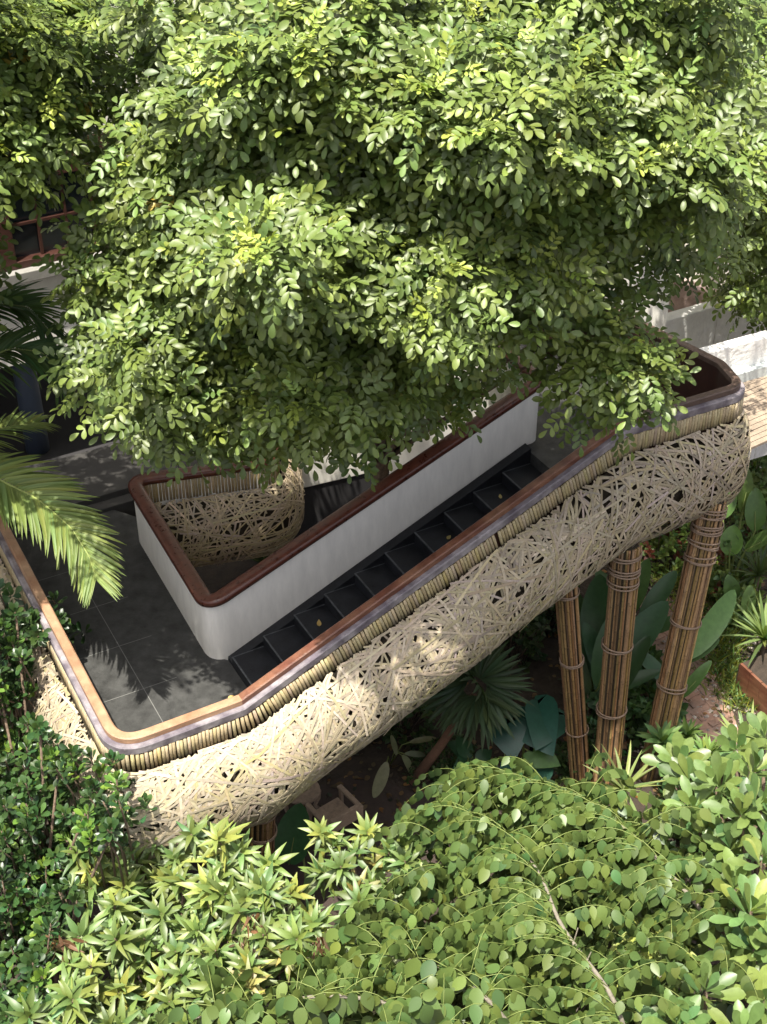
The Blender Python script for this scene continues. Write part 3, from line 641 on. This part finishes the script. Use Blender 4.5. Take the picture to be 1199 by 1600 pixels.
# ================================================================== ROSETTE PLANTS
def rosettes(L, kind, cen, ax, per, size, width, col, spread=(.15, 1.35), droop=(.1, .5), cv=.18, stem=None, stem_len=.1):
    for k in range(len(cen)):
        m = int(per*R.uniform(.75, 1.25)); a = nrm(ax[k]); x = nrm(np.cross(a, [.9, .3, .2])); y = np.cross(a, x); az = R.uniform(0, 6)+np.arange(m)*2.4; th = np.linspace(spread[0], spread[1], m)+R.normal(0, .1, m)
        d = (np.cos(az)*np.sin(th))[:, None]*x+(np.sin(az)*np.sin(th))[:, None]*y+np.cos(th)[:, None]*a
        nn = np.cos(th)[:, None]*-1*(np.cos(az)[:, None]*x+np.sin(az)[:, None]*y)+np.sin(th)[:, None]*a
        cc = col[k] if np.ndim(col) == 2 else col
        sz = size*R.uniform(.75, 1.1, m)*(.7+.3*np.minimum(th/.9, 1))
        L.add(kind, cen[k]-a*(th*stem_len)[:, None]+d*.01, d, nn, sz, width*R.uniform(.85, 1.15, m), R.uniform(*droop, m), vary(cc, m, cv, .1))
        if stem is not None: stem.tube([cen[k], cen[k]-a*.25-UP*.2, cen[k]-a*.3-UP*.6], [.008, .011, .014], 5)
def bush(name, label, cat, poly, zfun, sp, kind, per, size, width, colfn, m, base, tilt=(0, -.35, 1), stemm='bark', layers=((0, 1),), spread=(.15, 1.35), droop=(.1, .5), stem_len=.1, group=None, trunk_r=.05, jit=.1):
    t = empty(name, label, cat, (base[0], base[1], 0), group); L = Leaves(); b = MB()
    for dz, sparse in layers:
        px, py = scatter(poly, sp*sparse); cen = np.array([P(a, c, zfun(a, c)) for a, c in zip(px, py)]); cen = cen+R.normal(0, jit, cen.shape)
        vd = nrm(cen-CAM); cen = cen+vd*dz
        ax = np.array(tilt)+R.normal(0, .3, cen.shape); rosettes(L, kind, cen, ax, per, size, width, np.array([colfn() for _ in cen]), spread, droop, stem=b if dz == 0 else None, stem_len=stem_len)
        if dz == 0:
            for q in cen[::6]:
                s_ = np.array([base[0]+R.normal(0, .1), base[1]+R.normal(0, .1), 0]); b.tube([s_, s_*.5+q*.5+np.array([0, 0, q[2]*.12]), q-[0, 0, .1]], [trunk_r, trunk_r*.6, .012], 6)
    b.build('trunk', M[stemm], t, smooth=True); L.build('crown', M[m], t); return t
# mango trees
def mcol():
    r = R.random()
    if r < .16: return np.array((.21, .25, .06))
    if r < .18: return np.array((.24, .23, .08))
    return np.array((.125, .18, .045))*R.uniform(.8, 1.2)
bush('mango_tree', 'young mango tree with yellow green drooping leaves below the lower landing', 'tree',
     [(230, 1290), (270, 1250), (340, 1275), (400, 1310), (440, 1390), (520, 1450), (470, 1520), (400, 1560), (330, 1640), (0, 1640), (60, 1580), (110, 1530), (90, 1480), (130, 1400), (120, 1330), (170, 1290)],
     lambda x, y: 2.75+.25*sin(x*.02)-.0012*(y-1300), 36, 'lance', 15, .255, 1.2, mcol, 'leaf', (-2.2, 8.6), layers=((0, 1), (.45, 1.1)), droop=(.25, 1.0), stem_len=.12)
bush('mango_tree', 'smaller mango tree with pale tips in front of the wooden armchair', 'tree',
     [(490, 1340), (540, 1300), (600, 1330), (660, 1320), (690, 1380), (680, 1450), (640, 1530), (560, 1600), (470, 1560), (450, 1430), (480, 1390)],
     lambda x, y: 2.3+.2*sin(x*.03)-.0012*(y-1300), 37, 'lance', 15, .25, 1.2, mcol, 'leaf', (-.4, 9.3), layers=((0, 1), (.45, 1.1)), droop=(.25, 1.0), stem_len=.12)
def dead(parent_name, spots):
    t = bpy.data.objects[parent_name]
    for x, y, z in spots:
        c = P(x, y, z); L = Leaves(); n = 16; d = R.normal(0, .45, (n, 3)); d[:, 2] = -1
        L.add('lance', c+R.normal(0, .05, (n, 3)), d, R.normal(0, 1, (n, 3)), R.uniform(.12, .24, n), .8, R.uniform(-.5, .8, n), vary((.17, .095, .055), n, .3, .1)); L.build('dead_leaves', M['leafm'], t)
dead('mango_tree', [(400, 1440, 2.9), (385, 1470, 2.9), (95, 1475, 2.8), (500, 1470, 2.7)])
# dark shrub at the left
bush('dark_shrub', 'dark glossy small leaved shrub climbing up the left edge of the picture', 'shrub',
     [(-60, 960), (30, 955), (95, 950), (100, 1000), (70, 1040), (45, 1090), (75, 1150), (125, 1165), (180, 1215), (205, 1250), (185, 1295), (100, 1330), (105, 1400), (80, 1500), (40, 1600), (-60, 1640)],
     lambda x, y: 3.55-.0022*(y-950)+.25*sin(x*.04+y*.02)+.6*min(max((x-70)/80, 0), 1)*min(max((y-1120)/60, 0), 1), 24, 'obov', 15, .14, 1.15, lambda: np.array((.032, .066, .018))*R.uniform(.7, 1.5) if R.random() > .15 else np.array((.10, .18, .03)), 'leafd', (-3.6, 9.4), layers=((0, 1), (.3, 1.0), (.65, 1.1), (1.0, 1.2)), droop=(0, .3), stem_len=.11, trunk_r=.03)
# big-leaf rosettes at the right
def rcol(): return np.array((.13, .195, .055))*R.uniform(.85, 1.2)
def rosette_tree(name, label, pts, z, base, size=.37):
    t = empty(name, label, 'tree', (base[0], base[1], 0)); L = Leaves(); b = MB(); cen = np.array([P(x, y, z+dz) for x, y, dz in pts])
    ax = np.tile([-.1, -.35, 1], (len(cen), 1))+R.normal(0, .22, (len(cen), 3)); rosettes(L, 'obov', cen, ax, 17, size, .88, np.array([rcol() for _ in cen]), (.3, 1.45), (-.1, .3), .12, stem_len=.12)
    for q in cen: b.tube([(base[0], base[1], 0), (q+np.array([base[0], base[1], 0]))*.5+[0, 0, .3], q-[0, 0, .05]], [.045, .03, .016], 7)
    b.build('trunk', M['bark'], t, smooth=True); L.build('crown', M['big'], t)
rosette_tree('rosette_tree', 'tree with rosettes of broad pale green leaves at the right edge', [(1120, 1225, 0), (1180, 1200, -.1), (1085, 1262, -.15), (1160, 1270, .05), (1195, 1345, .1), (1175, 1420, .05), (1230, 1280, 0), (1215, 1470, 0), (1150, 1170, -.4), (1195, 1150, -.4), (1190, 1255, .1), (1190, 1310, -.3), (1180, 1480, -.2), (1140, 1325, -.25), (1075, 1215, -.3), (1150, 1385, -.3), (1115, 1330, -.5), (1150, 1470, -.35), (1060, 1190, -.5)], 2.9, (3.9, 8.6))
rosette_tree('rosette_tree', 'low rosette plant of broad pale leaves in the bottom right corner', [(1105, 1545, 0), (1195, 1560, -.1), (1160, 1610, 0), (1060, 1600, -.15), (1240, 1500, 0), (1140, 1500, -.35)], 2.8, (3.0, 7.2))

# vine shrub
t = empty('vine_shrub', 'arching climber with grey stems and rows of hanging oval leaves', 'shrub', (1.6, 8.6, 0)); L = Leaves(); b = MB(); gs = MB()
def curve(px, z):
    q = np.array([P(x, y, zz) for (x, y), zz in zip(px, z)]); n = len(q); t_ = np.linspace(0, n-1, 24); out = []
    for v in t_:
        i = min(int(v), n-2); f = v-i; p0_, p1_, p2_, p3_ = q[max(i-1, 0)], q[i], q[i+1], q[min(i+2, n-1)]
        out.append(.5*((2*p1_)+(-p0_+p2_)*f+(2*p0_-5*p1_+4*p2_-p3_)*f*f+(-p0_+3*p1_-3*p2_+p3_)*f**3))
    return np.array(out)
stems = [curve([(725, 1284), (800, 1310), (845, 1370), (880, 1450), (955, 1555), (985, 1640)], [2.7, 2.95, 3.0, 2.95, 2.75, 2.3]),
         curve([(760, 1228), (870, 1235), (950, 1275), (1020, 1335), (1100, 1428), (1130, 1480)], [2.5, 2.75, 2.8, 2.8, 2.5, 2.0]),
         curve([(300, 1592), (390, 1575), (520, 1556), (640, 1580), (720, 1640)], [2.75, 3.0, 3.05, 3.0, 2.6]),
         curve([(600, 1492), (690, 1512), (760, 1560), (810, 1620)], [2.85, 3.0, 2.95, 2.6])]
for s_ in stems: b.tube(s_, np.linspace(.010, .026, 24), 7)
def branchlet(p, d, ln, n, size, droop=.45, col=(.092, .138, .034)):
    tt = np.linspace(0, 1, n); d = nrm(d); pts = p+d*ln*tt[:, None]-UP*(ln*droop*tt**2)[:, None]+UP*(ln*.22*np.sin(tt*pi))[:, None]
    gs.tube(pts, np.linspace(.005, .0025, n), 4)
    side = nrm(np.cross(d, UP))
    for sg_ in (-1, 1):
        y = side*sg_*.4-UP*.85+d*.25+R.normal(0, .24, (n, 3)); nn = UP*.65+side*sg_*.4+np.array([0, -.7, 0])+R.normal(0, .25, (n, 3))
        L.add('ovate', pts+side*sg_*.006, y, nn, size*R.uniform(.75, 1.15, n), R.uniform(.85, 1.1, n), R.uniform(0, .3, n), vary(col, n, .16, .09))
for s_ in stems[:2]:
    for k in range(2, 24):
        for r_ in range(3):
            dr = np.array([-1 if R.random() < .72 else .8, R.normal(.15, .45), R.uniform(-.1, .35)]); branchlet(s_[k]+R.normal(0, .02, 3), dr, R.uniform(.6, 1.1), 12, .155)
for s_ in stems[2:]:
    for k in range(1, 24):
        for r_ in range(2): branchlet(s_[k], np.array([R.normal(0, 1), R.normal(.2, .6), R.uniform(-.1, .4)]), R.uniform(.4, .8), 6, .2)
poly = [(640, 1380), (700, 1300), (720, 1235), (790, 1215), (900, 1215), (960, 1260), (1040, 1300), (1120, 1340), (1150, 1430), (1140, 1500), (1080, 1640), (380, 1640), (420, 1590), (520, 1540), (580, 1480)]
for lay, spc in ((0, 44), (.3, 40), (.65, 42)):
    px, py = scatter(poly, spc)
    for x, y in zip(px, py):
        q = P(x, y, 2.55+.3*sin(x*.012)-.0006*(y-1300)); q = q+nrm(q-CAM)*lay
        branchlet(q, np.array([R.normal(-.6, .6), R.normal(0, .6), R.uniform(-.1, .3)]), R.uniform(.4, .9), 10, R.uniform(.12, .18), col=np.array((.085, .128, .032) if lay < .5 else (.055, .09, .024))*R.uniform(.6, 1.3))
for k in range(40):
    s_ = stems[k % 4][-1]; q = P(R.uniform(680, 1060), R.uniform(1300, 1600), 2.3); b.tube([(1.6+R.normal(0, .2), 8.6+R.normal(0, .2), 0), (q+np.array([1.6, 8.6, 0]))*.5, q], [.02, .014, .006], 5)
b.build('grey_stem', M['stem'], t, smooth=True); gs.build('green_branchlet', M['green'], t, smooth=True); L.build('foliage', M['leaf'], t)

# ================================================================== PALMS
def frond(L, b, pts, n, ln, col, wide=1.2, droop=.35, up=(0, -.2, 1), sides=(-1, 1), angle=.75):
    pts = np.array(pts, float); m = len(pts); tt = np.linspace(.0, m-1, n); P_ = np.stack([np.interp(tt, np.arange(m), pts[:, k]) for k in range(3)], 1)
    P_ = np.stack([np.convolve(np.pad(P_[:, k], 3, mode='edge'), np.ones(7)/7, 'valid') for k in range(3)], 1)
    tg = nrm(np.gradient(P_, axis=0)); b.tube(P_, np.linspace(.022, .005, n), 6, (.25, .3, .08)); up = np.array(up, float)
    for sgn in sides:
        sd_ = nrm(np.cross(tg, up))*sgn; f = np.linspace(0, 1, n); a = angle-.35*f
        y = tg*np.cos(a)[:, None]+sd_*np.sin(a)[:, None]+up*.18+R.normal(0, .04, (n, 3))
        L.add('strip', P_, y, up+sd_*-.3+R.normal(0, .1, (n, 3)), ln*(1-.55*f**2)*(.55+.45*np.minimum(f*5, 1))*R.uniform(.9, 1.08, n), wide, droop*R.uniform(.6, 1.3, n), vary(col, n, .12, .06))
t = empty('palm_tree', 'feather palm at the left edge arching over the lower landing', 'palm', (-5.2, 10.6, 0)); L = Leaves(); b = MB()
gp = (.17, .225, .06)
hub = np.array([-4.6, 10.9, 4.3])
hubp = P(-330, 790, 4.5)
frond(L, b, [hubp, P(-120, 735, 4.95), P(-10, 745, 5.0), P(60, 780, 4.95), P(112, 825, 4.85), P(140, 870, 4.7), P(150, 905, 4.6)], 92, .74, gp, 1.35, .35)
frond(L, b, [hubp, P(-200, 720, 4.75), P(-60, 690, 4.9), P(20, 665, 4.8), P(62, 660, 4.7)], 70, .62, gp, 1.3, .3)
frond(L, b, [hubp, PY(-160, 650, 12.3), PY(-50, 575, 12.5), PY(15, 545, 12.5), PY(65, 550, 12.4), PY(105, 590, 12.3)], 84, .72, (.06, .11, .035), 1.2, .5)
frond(L, b, [hubp, PY(-180, 590, 12.4), PY(-70, 500, 12.8), PY(0, 475, 12.9), PY(45, 480, 12.8), PY(80, 520, 12.7)], 76, .66, (.06, .11, .035), 1.2, .45)
frond(L, b, [hubp, P(-200, 850, 4.8), P(-100, 880, 4.8), P(-40, 920, 4.6)], 40, .6, gp, 1.5, .4)
frond(L, b, [hubp, P(-480, 740, 4.9), P(-600, 790, 4.8), P(-700, 880, 4.4)], 44, .6, gp, 1.5, .4)
b.tube([(-5.1, 10.6, 0), (-5.0, 10.7, 2.2), P(-330, 790, 4.5)], [.11, .09, .08], 10, (.3, .26, .2))
b.build('trunk', M['bamboo'], t, smooth=True); L.build('frond', M['leafm'], t)
# fan palm under the walkway
def fan(L, c, axis, nrm_, n, ln, arc, col, wide=1., droop=.25, kind='pleat'):
    axis = nrm(axis); nn = nrm(np.array(nrm_)-np.dot(nrm_, axis)*axis); x = np.cross(axis, nn); a = np.linspace(-arc, arc, n)
    y = np.cos(a)[:, None]*axis+np.sin(a)[:, None]*x+R.normal(0, .03, (n, 3)); L.add(kind, np.tile(c, (n, 1)), y, np.tile(nn, (n, 1))+x*np.sin(a)[:, None]*.0, ln*R.uniform(.85, 1.08, n), wide, R.uniform(.4, 1.4, n)*droop, vary(col, n, .15, .06))
t = empty('fan_palm', 'dark fan palm with slanting brown trunk beneath the walkway', 'palm', P(645, 1215, 0)); L = Leaves(); b = MB()
hb = P(742, 1085, 1.35); bs0 = P(645, 1222, 0); b.tube([bs0, bs0*.6+hb*.4+[.05, 0, .05], hb], [.075, .06, .045], 9); b.build('trunk', mat('brown_trunk', (.17, .09, .055), .9, noise=.4, bump=.6), t, smooth=True)
for az, el in ((-.3, .1), (.9, .2), (-1.4, .0), (2.2, .4), (-2.4, .3), (.3, -.5), (3.1, .6), (1.6, 1.1), (-.6, 1.2), (4.2, .9)):
    d = np.array([cos(az-1.2)*cos(el), sin(az-1.2)*cos(el), sin(el)]); fan(L, hb+d*.15+[0, 0, .1], d, (d[0]*.2, d[1]*.2-.25, 1), 17, .62, 1.5, (.055, .09, .04), 1., .45)
L.build('fan_leaf', M['leafm'], t)
t = empty('fan_palm', 'pale pleated fan palm showing through the hanging vine leaves', 'palm', (2.3, 9.4, 0)); L = Leaves(); b = MB()
for px, py, z, az in ((965, 1370, 2.3, -.9), (900, 1330, 2.2, -2.2), (1000, 1440, 2.2, -1.2), (850, 1300, 2.1, 2.8)):
    c = P(px, py, z); fan(L, c, (cos(az), sin(az), .15), (-.1, -.3, 1), 20, .7, 1.2, (.24, .29, .07), 1.1, .25); b.tube([(2.3, 9.4, 0), (2.3, 9.4, 1.2), c], [.02, .015, .01], 6)
b.build('stalk', M['green'], t, smooth=True); L.build('fan_leaf', M['leafm'], t)

# ================================================================== BROAD-LEAVED PLANTS
def broad(name, label, cat, base_px, leaves, kind='banana', col=(.05, .10, .03), width=1., m='big', stalk=.012, ground=None, group=None):
    """leaves: (base px,py,z) -> (tip px,py,z) in the photo's frame"""
    base = P(*base_px, 0); t = empty(name, label, cat, base, group); L = Leaves(); b = MB()
    for (x0, y0, z0, x1, y1, z1, w_, *cc) in leaves:
        a, e = P(x0, y0, z0), P(x1, y1, z1); ln = np.linalg.norm(e-a); c = cc[0] if cc else col
        L = Leaves(); L.add(kind, [a], e-a+UP*.25*ln, (R.normal(0, .2), -.6, 1), ln*1.06, w_*width, .25, vary(c, 1, .12, .05)); L.build('blade', M[m], t)
        b.tube([base, base*.4+a*.6+np.array([0, 0, .12]), a, a+(e-a)*.5+UP*.02*ln], [stalk*1.4, stalk*1.1, stalk*.9, stalk*.4], 6)
    b.build('stalk', M['green'], t, smooth=True)
dg = (.035, .085, .03)
broad('banana_plant', 'banana plant with long dark blades between the two left garden columns', 'plant', (925, 1110), [
    (925, 1060, .7, 940, 905, 1.6, .9), (915, 1070, .6, 905, 930, 1.3, .8, (.05, .11, .03)), (945, 1060, .7, 915, 985, 1.4, .9), (930, 1080, .6, 1050, 955, 1.2, .7),
    (960, 1090, .5, 1010, 1000, 1.2, .8), (925, 1090, .5, 1030, 1060, .8, .6), (920, 1090, .5, 870, 985, 1.2, .7, (.06, .09, .03)), (935, 1075, .8, 965, 960, 1.7, .9)], col=dg)
broad('banana_plant', 'banana plant with lit pointed blades right of the leaning column', 'plant', (1060, 1080), [
    (1070, 1030, .7, 1163, 942, 1.2, .75, (.10, .19, .05)), (1068, 1035, .6, 1125, 1005, .8, .9, (.07, .12, .03)), (1065, 1090, .4, 1110, 1040, .9, .7, (.09, .17, .05)), (1055, 1085, .4, 985, 1010, .9, .7), (1060, 1100, .3, 1030, 1160, .5, .6)], col=dg)
broad('banana_plant', 'single broad dark banana leaf standing beside the short column', 'plant', (470, 1300), [(452, 1350, .3, 467, 1270, 1.0, 1.5, (.04, .12, .045)), (480, 1400, .3, 500, 1350, .7, 1.0, (.09, .16, .05))])
broad('taro_plant', 'large dark elephant ear leaves beneath the walkway beside the slim column', 'plant', (815, 1215), [
    (822, 1095, 1.0, 850, 1180, .7, 1.), (790, 1115, .9, 800, 1185, .6, 1.), (860, 1100, 1.0, 845, 1170, .8, 1.0), (820, 1170, .6, 870, 1200, .45, .9, (.05, .12, .03)), (800, 1190, .4, 790, 1225, .3, .9), (845, 1190, .4, 850, 1230, .3, .9)], kind='heart', col=(.022, .085, .055), stalk=.011)
broad('broadleaf_plant', 'low plant of rounded dark leaves right of the fan palm trunk', 'plant', (728, 1225), [
    (740, 1180, .3, 700, 1165, .4, 1.1), (738, 1190, .25, 712, 1205, .3, 1.3), (745, 1190, .3, 770, 1175, .35, 1.2), (735, 1200, .2, 745, 1235, .2, 1.3), (752, 1195, .25, 780, 1205, .25, 1.1), (732, 1185, .35, 715, 1150, .5, 1.0)], kind='ovate', col=(.035, .09, .035), stalk=.008)
broad('variegated_plant', 'plant with narrow cream striped drooping leaves in the dark bed', 'plant', (610, 1195), [
    (628, 1180, .45, 645, 1210, .1, .8, (.22, .22, .12)), (605, 1190, .4, 590, 1245, .05, .9, (.26, .26, .15)), (620, 1180, .5, 612, 1150, .6, .7, (.18, .2, .1)), (632, 1178, .5, 665, 1185, .3, .6, (.16, .17, .09)), (640, 1160, .5, 680, 1158, .5, .6, (.15, .15, .07))], col=(.2, .2, .1), stalk=.006)
broad('banana_plant', 'young banana plant with upright lit leaf at the right garden edge', 'plant', (1135, 935), [
    (1140, 868, .8, 1146, 825, 1.2, 2.0, (.13, .24, .05)), (1165, 860, .9, 1215, 835, 1.3, 1.0, (.11, .2, .05)), (1145, 940, .3, 1140, 905, .7, 1.6, (.1, .18, .05)), (1165, 960, .3, 1175, 920, .7, 1.3, (.12, .2, .05)), (1130, 810, 1.1, 1150, 760, 1.6, 1.2, (.11, .19, .05)), (1180, 830, 1.0, 1180, 770, 1.6, 1.3, (.10, .18, .05)), (1160, 800, 1.2, 1172, 740, 1.9, .9, (.12, .2, .05))], col=(.1, .18, .05), stalk=.014)
def spiky(name, label, px, py, z, n, ln, col, wide, tilt=(0, 0, 1), el=(.1, 1.3), kind='strip', droop=.25):
    base = P(px, py, 0); c = P(px, py, z); t = empty(name, label, 'plant', c*[1, 1, 0]); L = Leaves(); az = np.arange(n)*2.4; e = np.linspace(el[1], el[0], n)
    d = np.stack([np.cos(az)*np.cos(e), np.sin(az)*np.cos(e), np.sin(e)], 1)+np.array(tilt)*.2; L.add(kind, np.tile(c, (n, 1)), d, UP+R.normal(0, .2, (n, 3)), ln*R.uniform(.75, 1.1, n), wide, R.uniform(.2, 1, n)*droop, vary(col, n, .18, .08))
    b = MB(); b.tube([c*[1, 1, 0], c], [.04, .03], 7); b.build('stem', M['bark'], t, smooth=True); L.build('foliage', M['leafm'], t)
spiky('screw_pine', 'spiky plant with arching narrow sunlit leaves at the right edge by the path', 1195, 1000, .5, 42, .75, (.17, .24, .08), 1.3)
spiky('screw_pine', 'spiky plant with narrow dark leaves behind the right hand garden', 1185, 900, .5, 34, .7, (.09, .13, .05), 1.2)
spiky('spiky_plant', 'pale bladed spiky plant rising above the rosette tree by the wooden crate', 1165, 1180, 1.2, 30, .62, (.2, .27, .1), 1.6)
spiky('spiky_plant', 'yellow bladed plant between vine leaves and the straight bamboo column', 975, 1235, 1.3, 24, .6, (.19, .235, .08), 1.4, el=(0, 1.0))
spiky('lanceolate_plant', 'bushy plant with lance leaves left of the wooden crate', 1105, 1185, .8, 40, .36, (.14, .22, .06), 1.0, kind='lance', el=(-.1, 1.3))
spiky('rosette_shrub', 'small rosette shrub with pale stem at the foot of the leaning column', 1035, 1160, .8, 26, .34, (.10, .17, .05), 1.1, kind='lance', el=(-.3, 1.2))
spiky('rosette_shrub', 'small rosette shrub beside the crate with pointed leaves', 1075, 1150, .7, 24, .28, (.11, .18, .05), 1.1, kind='lance', el=(-.3, 1.2))
# low shrubs of the dark bed and of the lit bed
def low_shrub(name, label, px, py, rx, ry, h, n, size, col, kind='ovate', red=0, m='leafm'):
    base = P(px, py, 0); t = empty(name, label, 'shrub', base); L = Leaves(); b = MB()
    n = int(n*1.7); c = np.array([P(px+R.uniform(-1, 1)*rx, py+R.uniform(-1, 1)*ry, 0)+[0, 0, h*abs(R.normal(.5, .35))] for _ in range(n)])
    cc = np.array([(.16, .05, .03) if R.random() < red else np.array(col)*R.uniform(.7, 1.35) for _ in range(n)])
    rosettes(L, kind, c, np.array([0, -.2, 1])+R.normal(0, .4, c.shape), 9, size, 1.1, cc, (.2, 1.5), (.1, .5), .2)
    for q in c[::2]: b.tube([(base*.4+q*.6)*[1, 1, 0], q], [.01, .006], 5)
    b.build('stem', M['bark'], t, smooth=True); L.build('foliage', M[m], t)
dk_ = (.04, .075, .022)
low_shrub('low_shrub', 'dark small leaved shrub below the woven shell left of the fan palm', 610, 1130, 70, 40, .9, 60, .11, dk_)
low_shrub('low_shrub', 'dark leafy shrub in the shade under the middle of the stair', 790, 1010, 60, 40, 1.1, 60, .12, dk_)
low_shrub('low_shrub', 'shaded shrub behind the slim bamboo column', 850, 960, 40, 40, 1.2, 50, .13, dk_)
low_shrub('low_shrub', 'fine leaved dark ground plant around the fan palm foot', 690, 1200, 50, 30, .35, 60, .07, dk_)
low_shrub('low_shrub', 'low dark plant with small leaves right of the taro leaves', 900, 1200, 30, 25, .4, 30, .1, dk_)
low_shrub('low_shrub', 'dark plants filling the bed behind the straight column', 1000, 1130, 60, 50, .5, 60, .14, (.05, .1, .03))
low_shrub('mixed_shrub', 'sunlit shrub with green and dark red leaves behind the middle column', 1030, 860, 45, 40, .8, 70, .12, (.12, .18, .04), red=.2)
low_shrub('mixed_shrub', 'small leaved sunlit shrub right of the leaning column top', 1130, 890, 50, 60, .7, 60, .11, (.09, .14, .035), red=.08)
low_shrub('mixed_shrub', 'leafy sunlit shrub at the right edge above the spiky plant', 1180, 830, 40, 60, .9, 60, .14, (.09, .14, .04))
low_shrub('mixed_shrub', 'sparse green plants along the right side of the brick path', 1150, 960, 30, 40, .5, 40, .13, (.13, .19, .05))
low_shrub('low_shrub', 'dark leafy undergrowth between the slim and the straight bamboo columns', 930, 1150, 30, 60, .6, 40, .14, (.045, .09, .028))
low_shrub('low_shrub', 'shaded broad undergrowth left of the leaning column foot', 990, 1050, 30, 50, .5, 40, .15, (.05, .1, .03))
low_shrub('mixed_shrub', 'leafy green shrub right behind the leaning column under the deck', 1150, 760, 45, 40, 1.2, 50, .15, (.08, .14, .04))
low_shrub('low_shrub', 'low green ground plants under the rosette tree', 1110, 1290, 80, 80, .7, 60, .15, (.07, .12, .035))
broad('banana_plant', 'banana plant with wide shaded blades behind the straight middle column', 'plant', (1000, 1000), [(985, 960, .8, 1010, 880, 1.5, .9), (1000, 970, .7, 1060, 900, 1.2, .8), (980, 980, .7, 935, 900, 1.4, .9), (1010, 990, .5, 1075, 970, .8, .8), (975, 1000, .5, 925, 975, 1.0, .8)], col=(.05, .105, .032))
# flat dark leaf plants in the void
broad('courtyard_plant', 'dark narrow leaved plant growing on the courtyard floor in the void', 'plant', (420, 860), [(415, 880, .3, 405, 845, .8, .6), (415, 880, .3, 440, 850, .7, .6), (415, 880, .3, 380, 870, .6, .6)], col=(.04, .07, .03))
q0, q1 = P(440, 771, 2.0), P(600, 734, 2.0)
cw = wall_line('courtyard_wall', [(q0, 2.75), (q1, 2.75)], .15, 2.0, M['plaster'], 'low white courtyard wall glimpsed between woven shell and red rail', 'wall')
b = MB(); d_ = nrm((q1-q0)[:2]); n_ = np.array([-d_[1], d_[0]]); b.prism([tuple(q0[:2]+n_*.02), tuple(q1[:2]+n_*.02), tuple(q1[:2]+n_*.13), tuple(q0[:2]+n_*.13)], 0, 1.998); b.build('plinth', M['dark'], cw)

# ================================================================== FURNITURE
c0 = P(524, 1300, 0); ch = empty('wooden_armchair', 'bleached wooden armchair standing in the shade under the walkway', 'chair', c0); ca = radians(128)
def loc(b, lo, hi): b.box(np.array(lo)*.85, np.array(hi)*.85, rz=ca-pi/2, org=c0)      # local: x across, y forward
for nm, bx in (('seat', [((-.24, -.24, .34), (.24, .25, .375))]), ('backrest', [((-.25, -.30, .40), (.25, -.26, .62)), ((-.27, -.31, .62), (.27, -.25, .68))]), ):
    b = MB(); [loc(b, *q) for q in bx]; b.build(nm, M['oldwood'], ch, bevel=.008)
for sx in (-1, 1):
    b = MB(); x0 = sx*.29; loc(b, (x0-.04, -.27, .53), (x0+.04, .28, .575)); b.build('armrest', M['oldwood'], ch, bevel=.012)
    for y_ in (-.25, .23):
        b = MB(); loc(b, (x0-.028, y_-.028, 0), (x0+.028, y_+.028, .53)); b.build('leg', M['oldwood'], ch, bevel=.008)
c1 = P(474, 1272, 0); tb = empty('wooden_stool', 'round wooden stool table with curved legs beside the armchair', 'stool', c1)
b = MB(); b.tube([c1+[0, 0, .40], c1+[0, 0, .415], c1+[0, 0, .44], c1+[0, 0, .455]], [.2, .23, .23, .215], 24); b.build('top', M['oldwood'], tb, smooth=False)
for k in range(4):
    a = k*pi/2+.5; d = np.array([cos(a), sin(a), 0]); b = MB(); b.tube([c1+d*.15+[0, 0, .40], c1+d*.23+[0, 0, .3], c1+d*.22+[0, 0, .18], c1+d*.17+[0, 0, .08], c1+d*.21+[0, 0, 0]], [.03, .035, .028, .022, .028], 8); b.build('leg', M['oldwood'], tb, smooth=True)
c2 = P(1190, 1115, 0); bx = empty('timber_planter', 'reddish timber planter box at the right edge of the garden', 'planter', c2)
b = MB(); rz = radians(118)
for k in range(5): b.box((-.55+k*.22, -.02, 0), (-.55+k*.22+.212, .02, .5+R.uniform(-.01, .01)), rz=rz, org=c2)
for k in range(5): b.box((-.55, -.02+0, 0), (-.54, .0, .1), rz=rz, org=c2)
b.build('side_board', M['wood'], bx, bevel=.005); b = MB(); b.box((-.6, -.55, 0), (.6, -.025, .42), rz=rz, org=c2); b.build('soil_fill', M['soil'], bx)

# ================================================================== SMALL THINGS
for k in range(9):      # yellow leaves that dropped on the stair and landing
    i = [2, 3, 5, 6, 8, -1, -1, -1, 4][k]
    if i >= 0: q = SW+u*(.4*i+R.uniform(.08, .3))+nv*R.uniform(.3, .9); z = ZF+RISE/11*(i+1)
    else: q = np.array([-2.2, 11.2])+R.normal(0, .35, 2); z = ZF
    L = Leaves(); a = R.uniform(0, 6.28); L.add('ovate', [(q[0], q[1], z+.012)], (cos(a), sin(a), .05), (.1, -.1, 1), R.uniform(.05, .085), 1, R.uniform(-.5, -.1), vary((.42, .33, .12), 1, .2, .1))
    tag(L.build('fallen_leaf', M['leafm']), 'small dry yellow leaf lying on the dark stair or landing tiles', 'leaf', 'fallen leaves on the walkway')
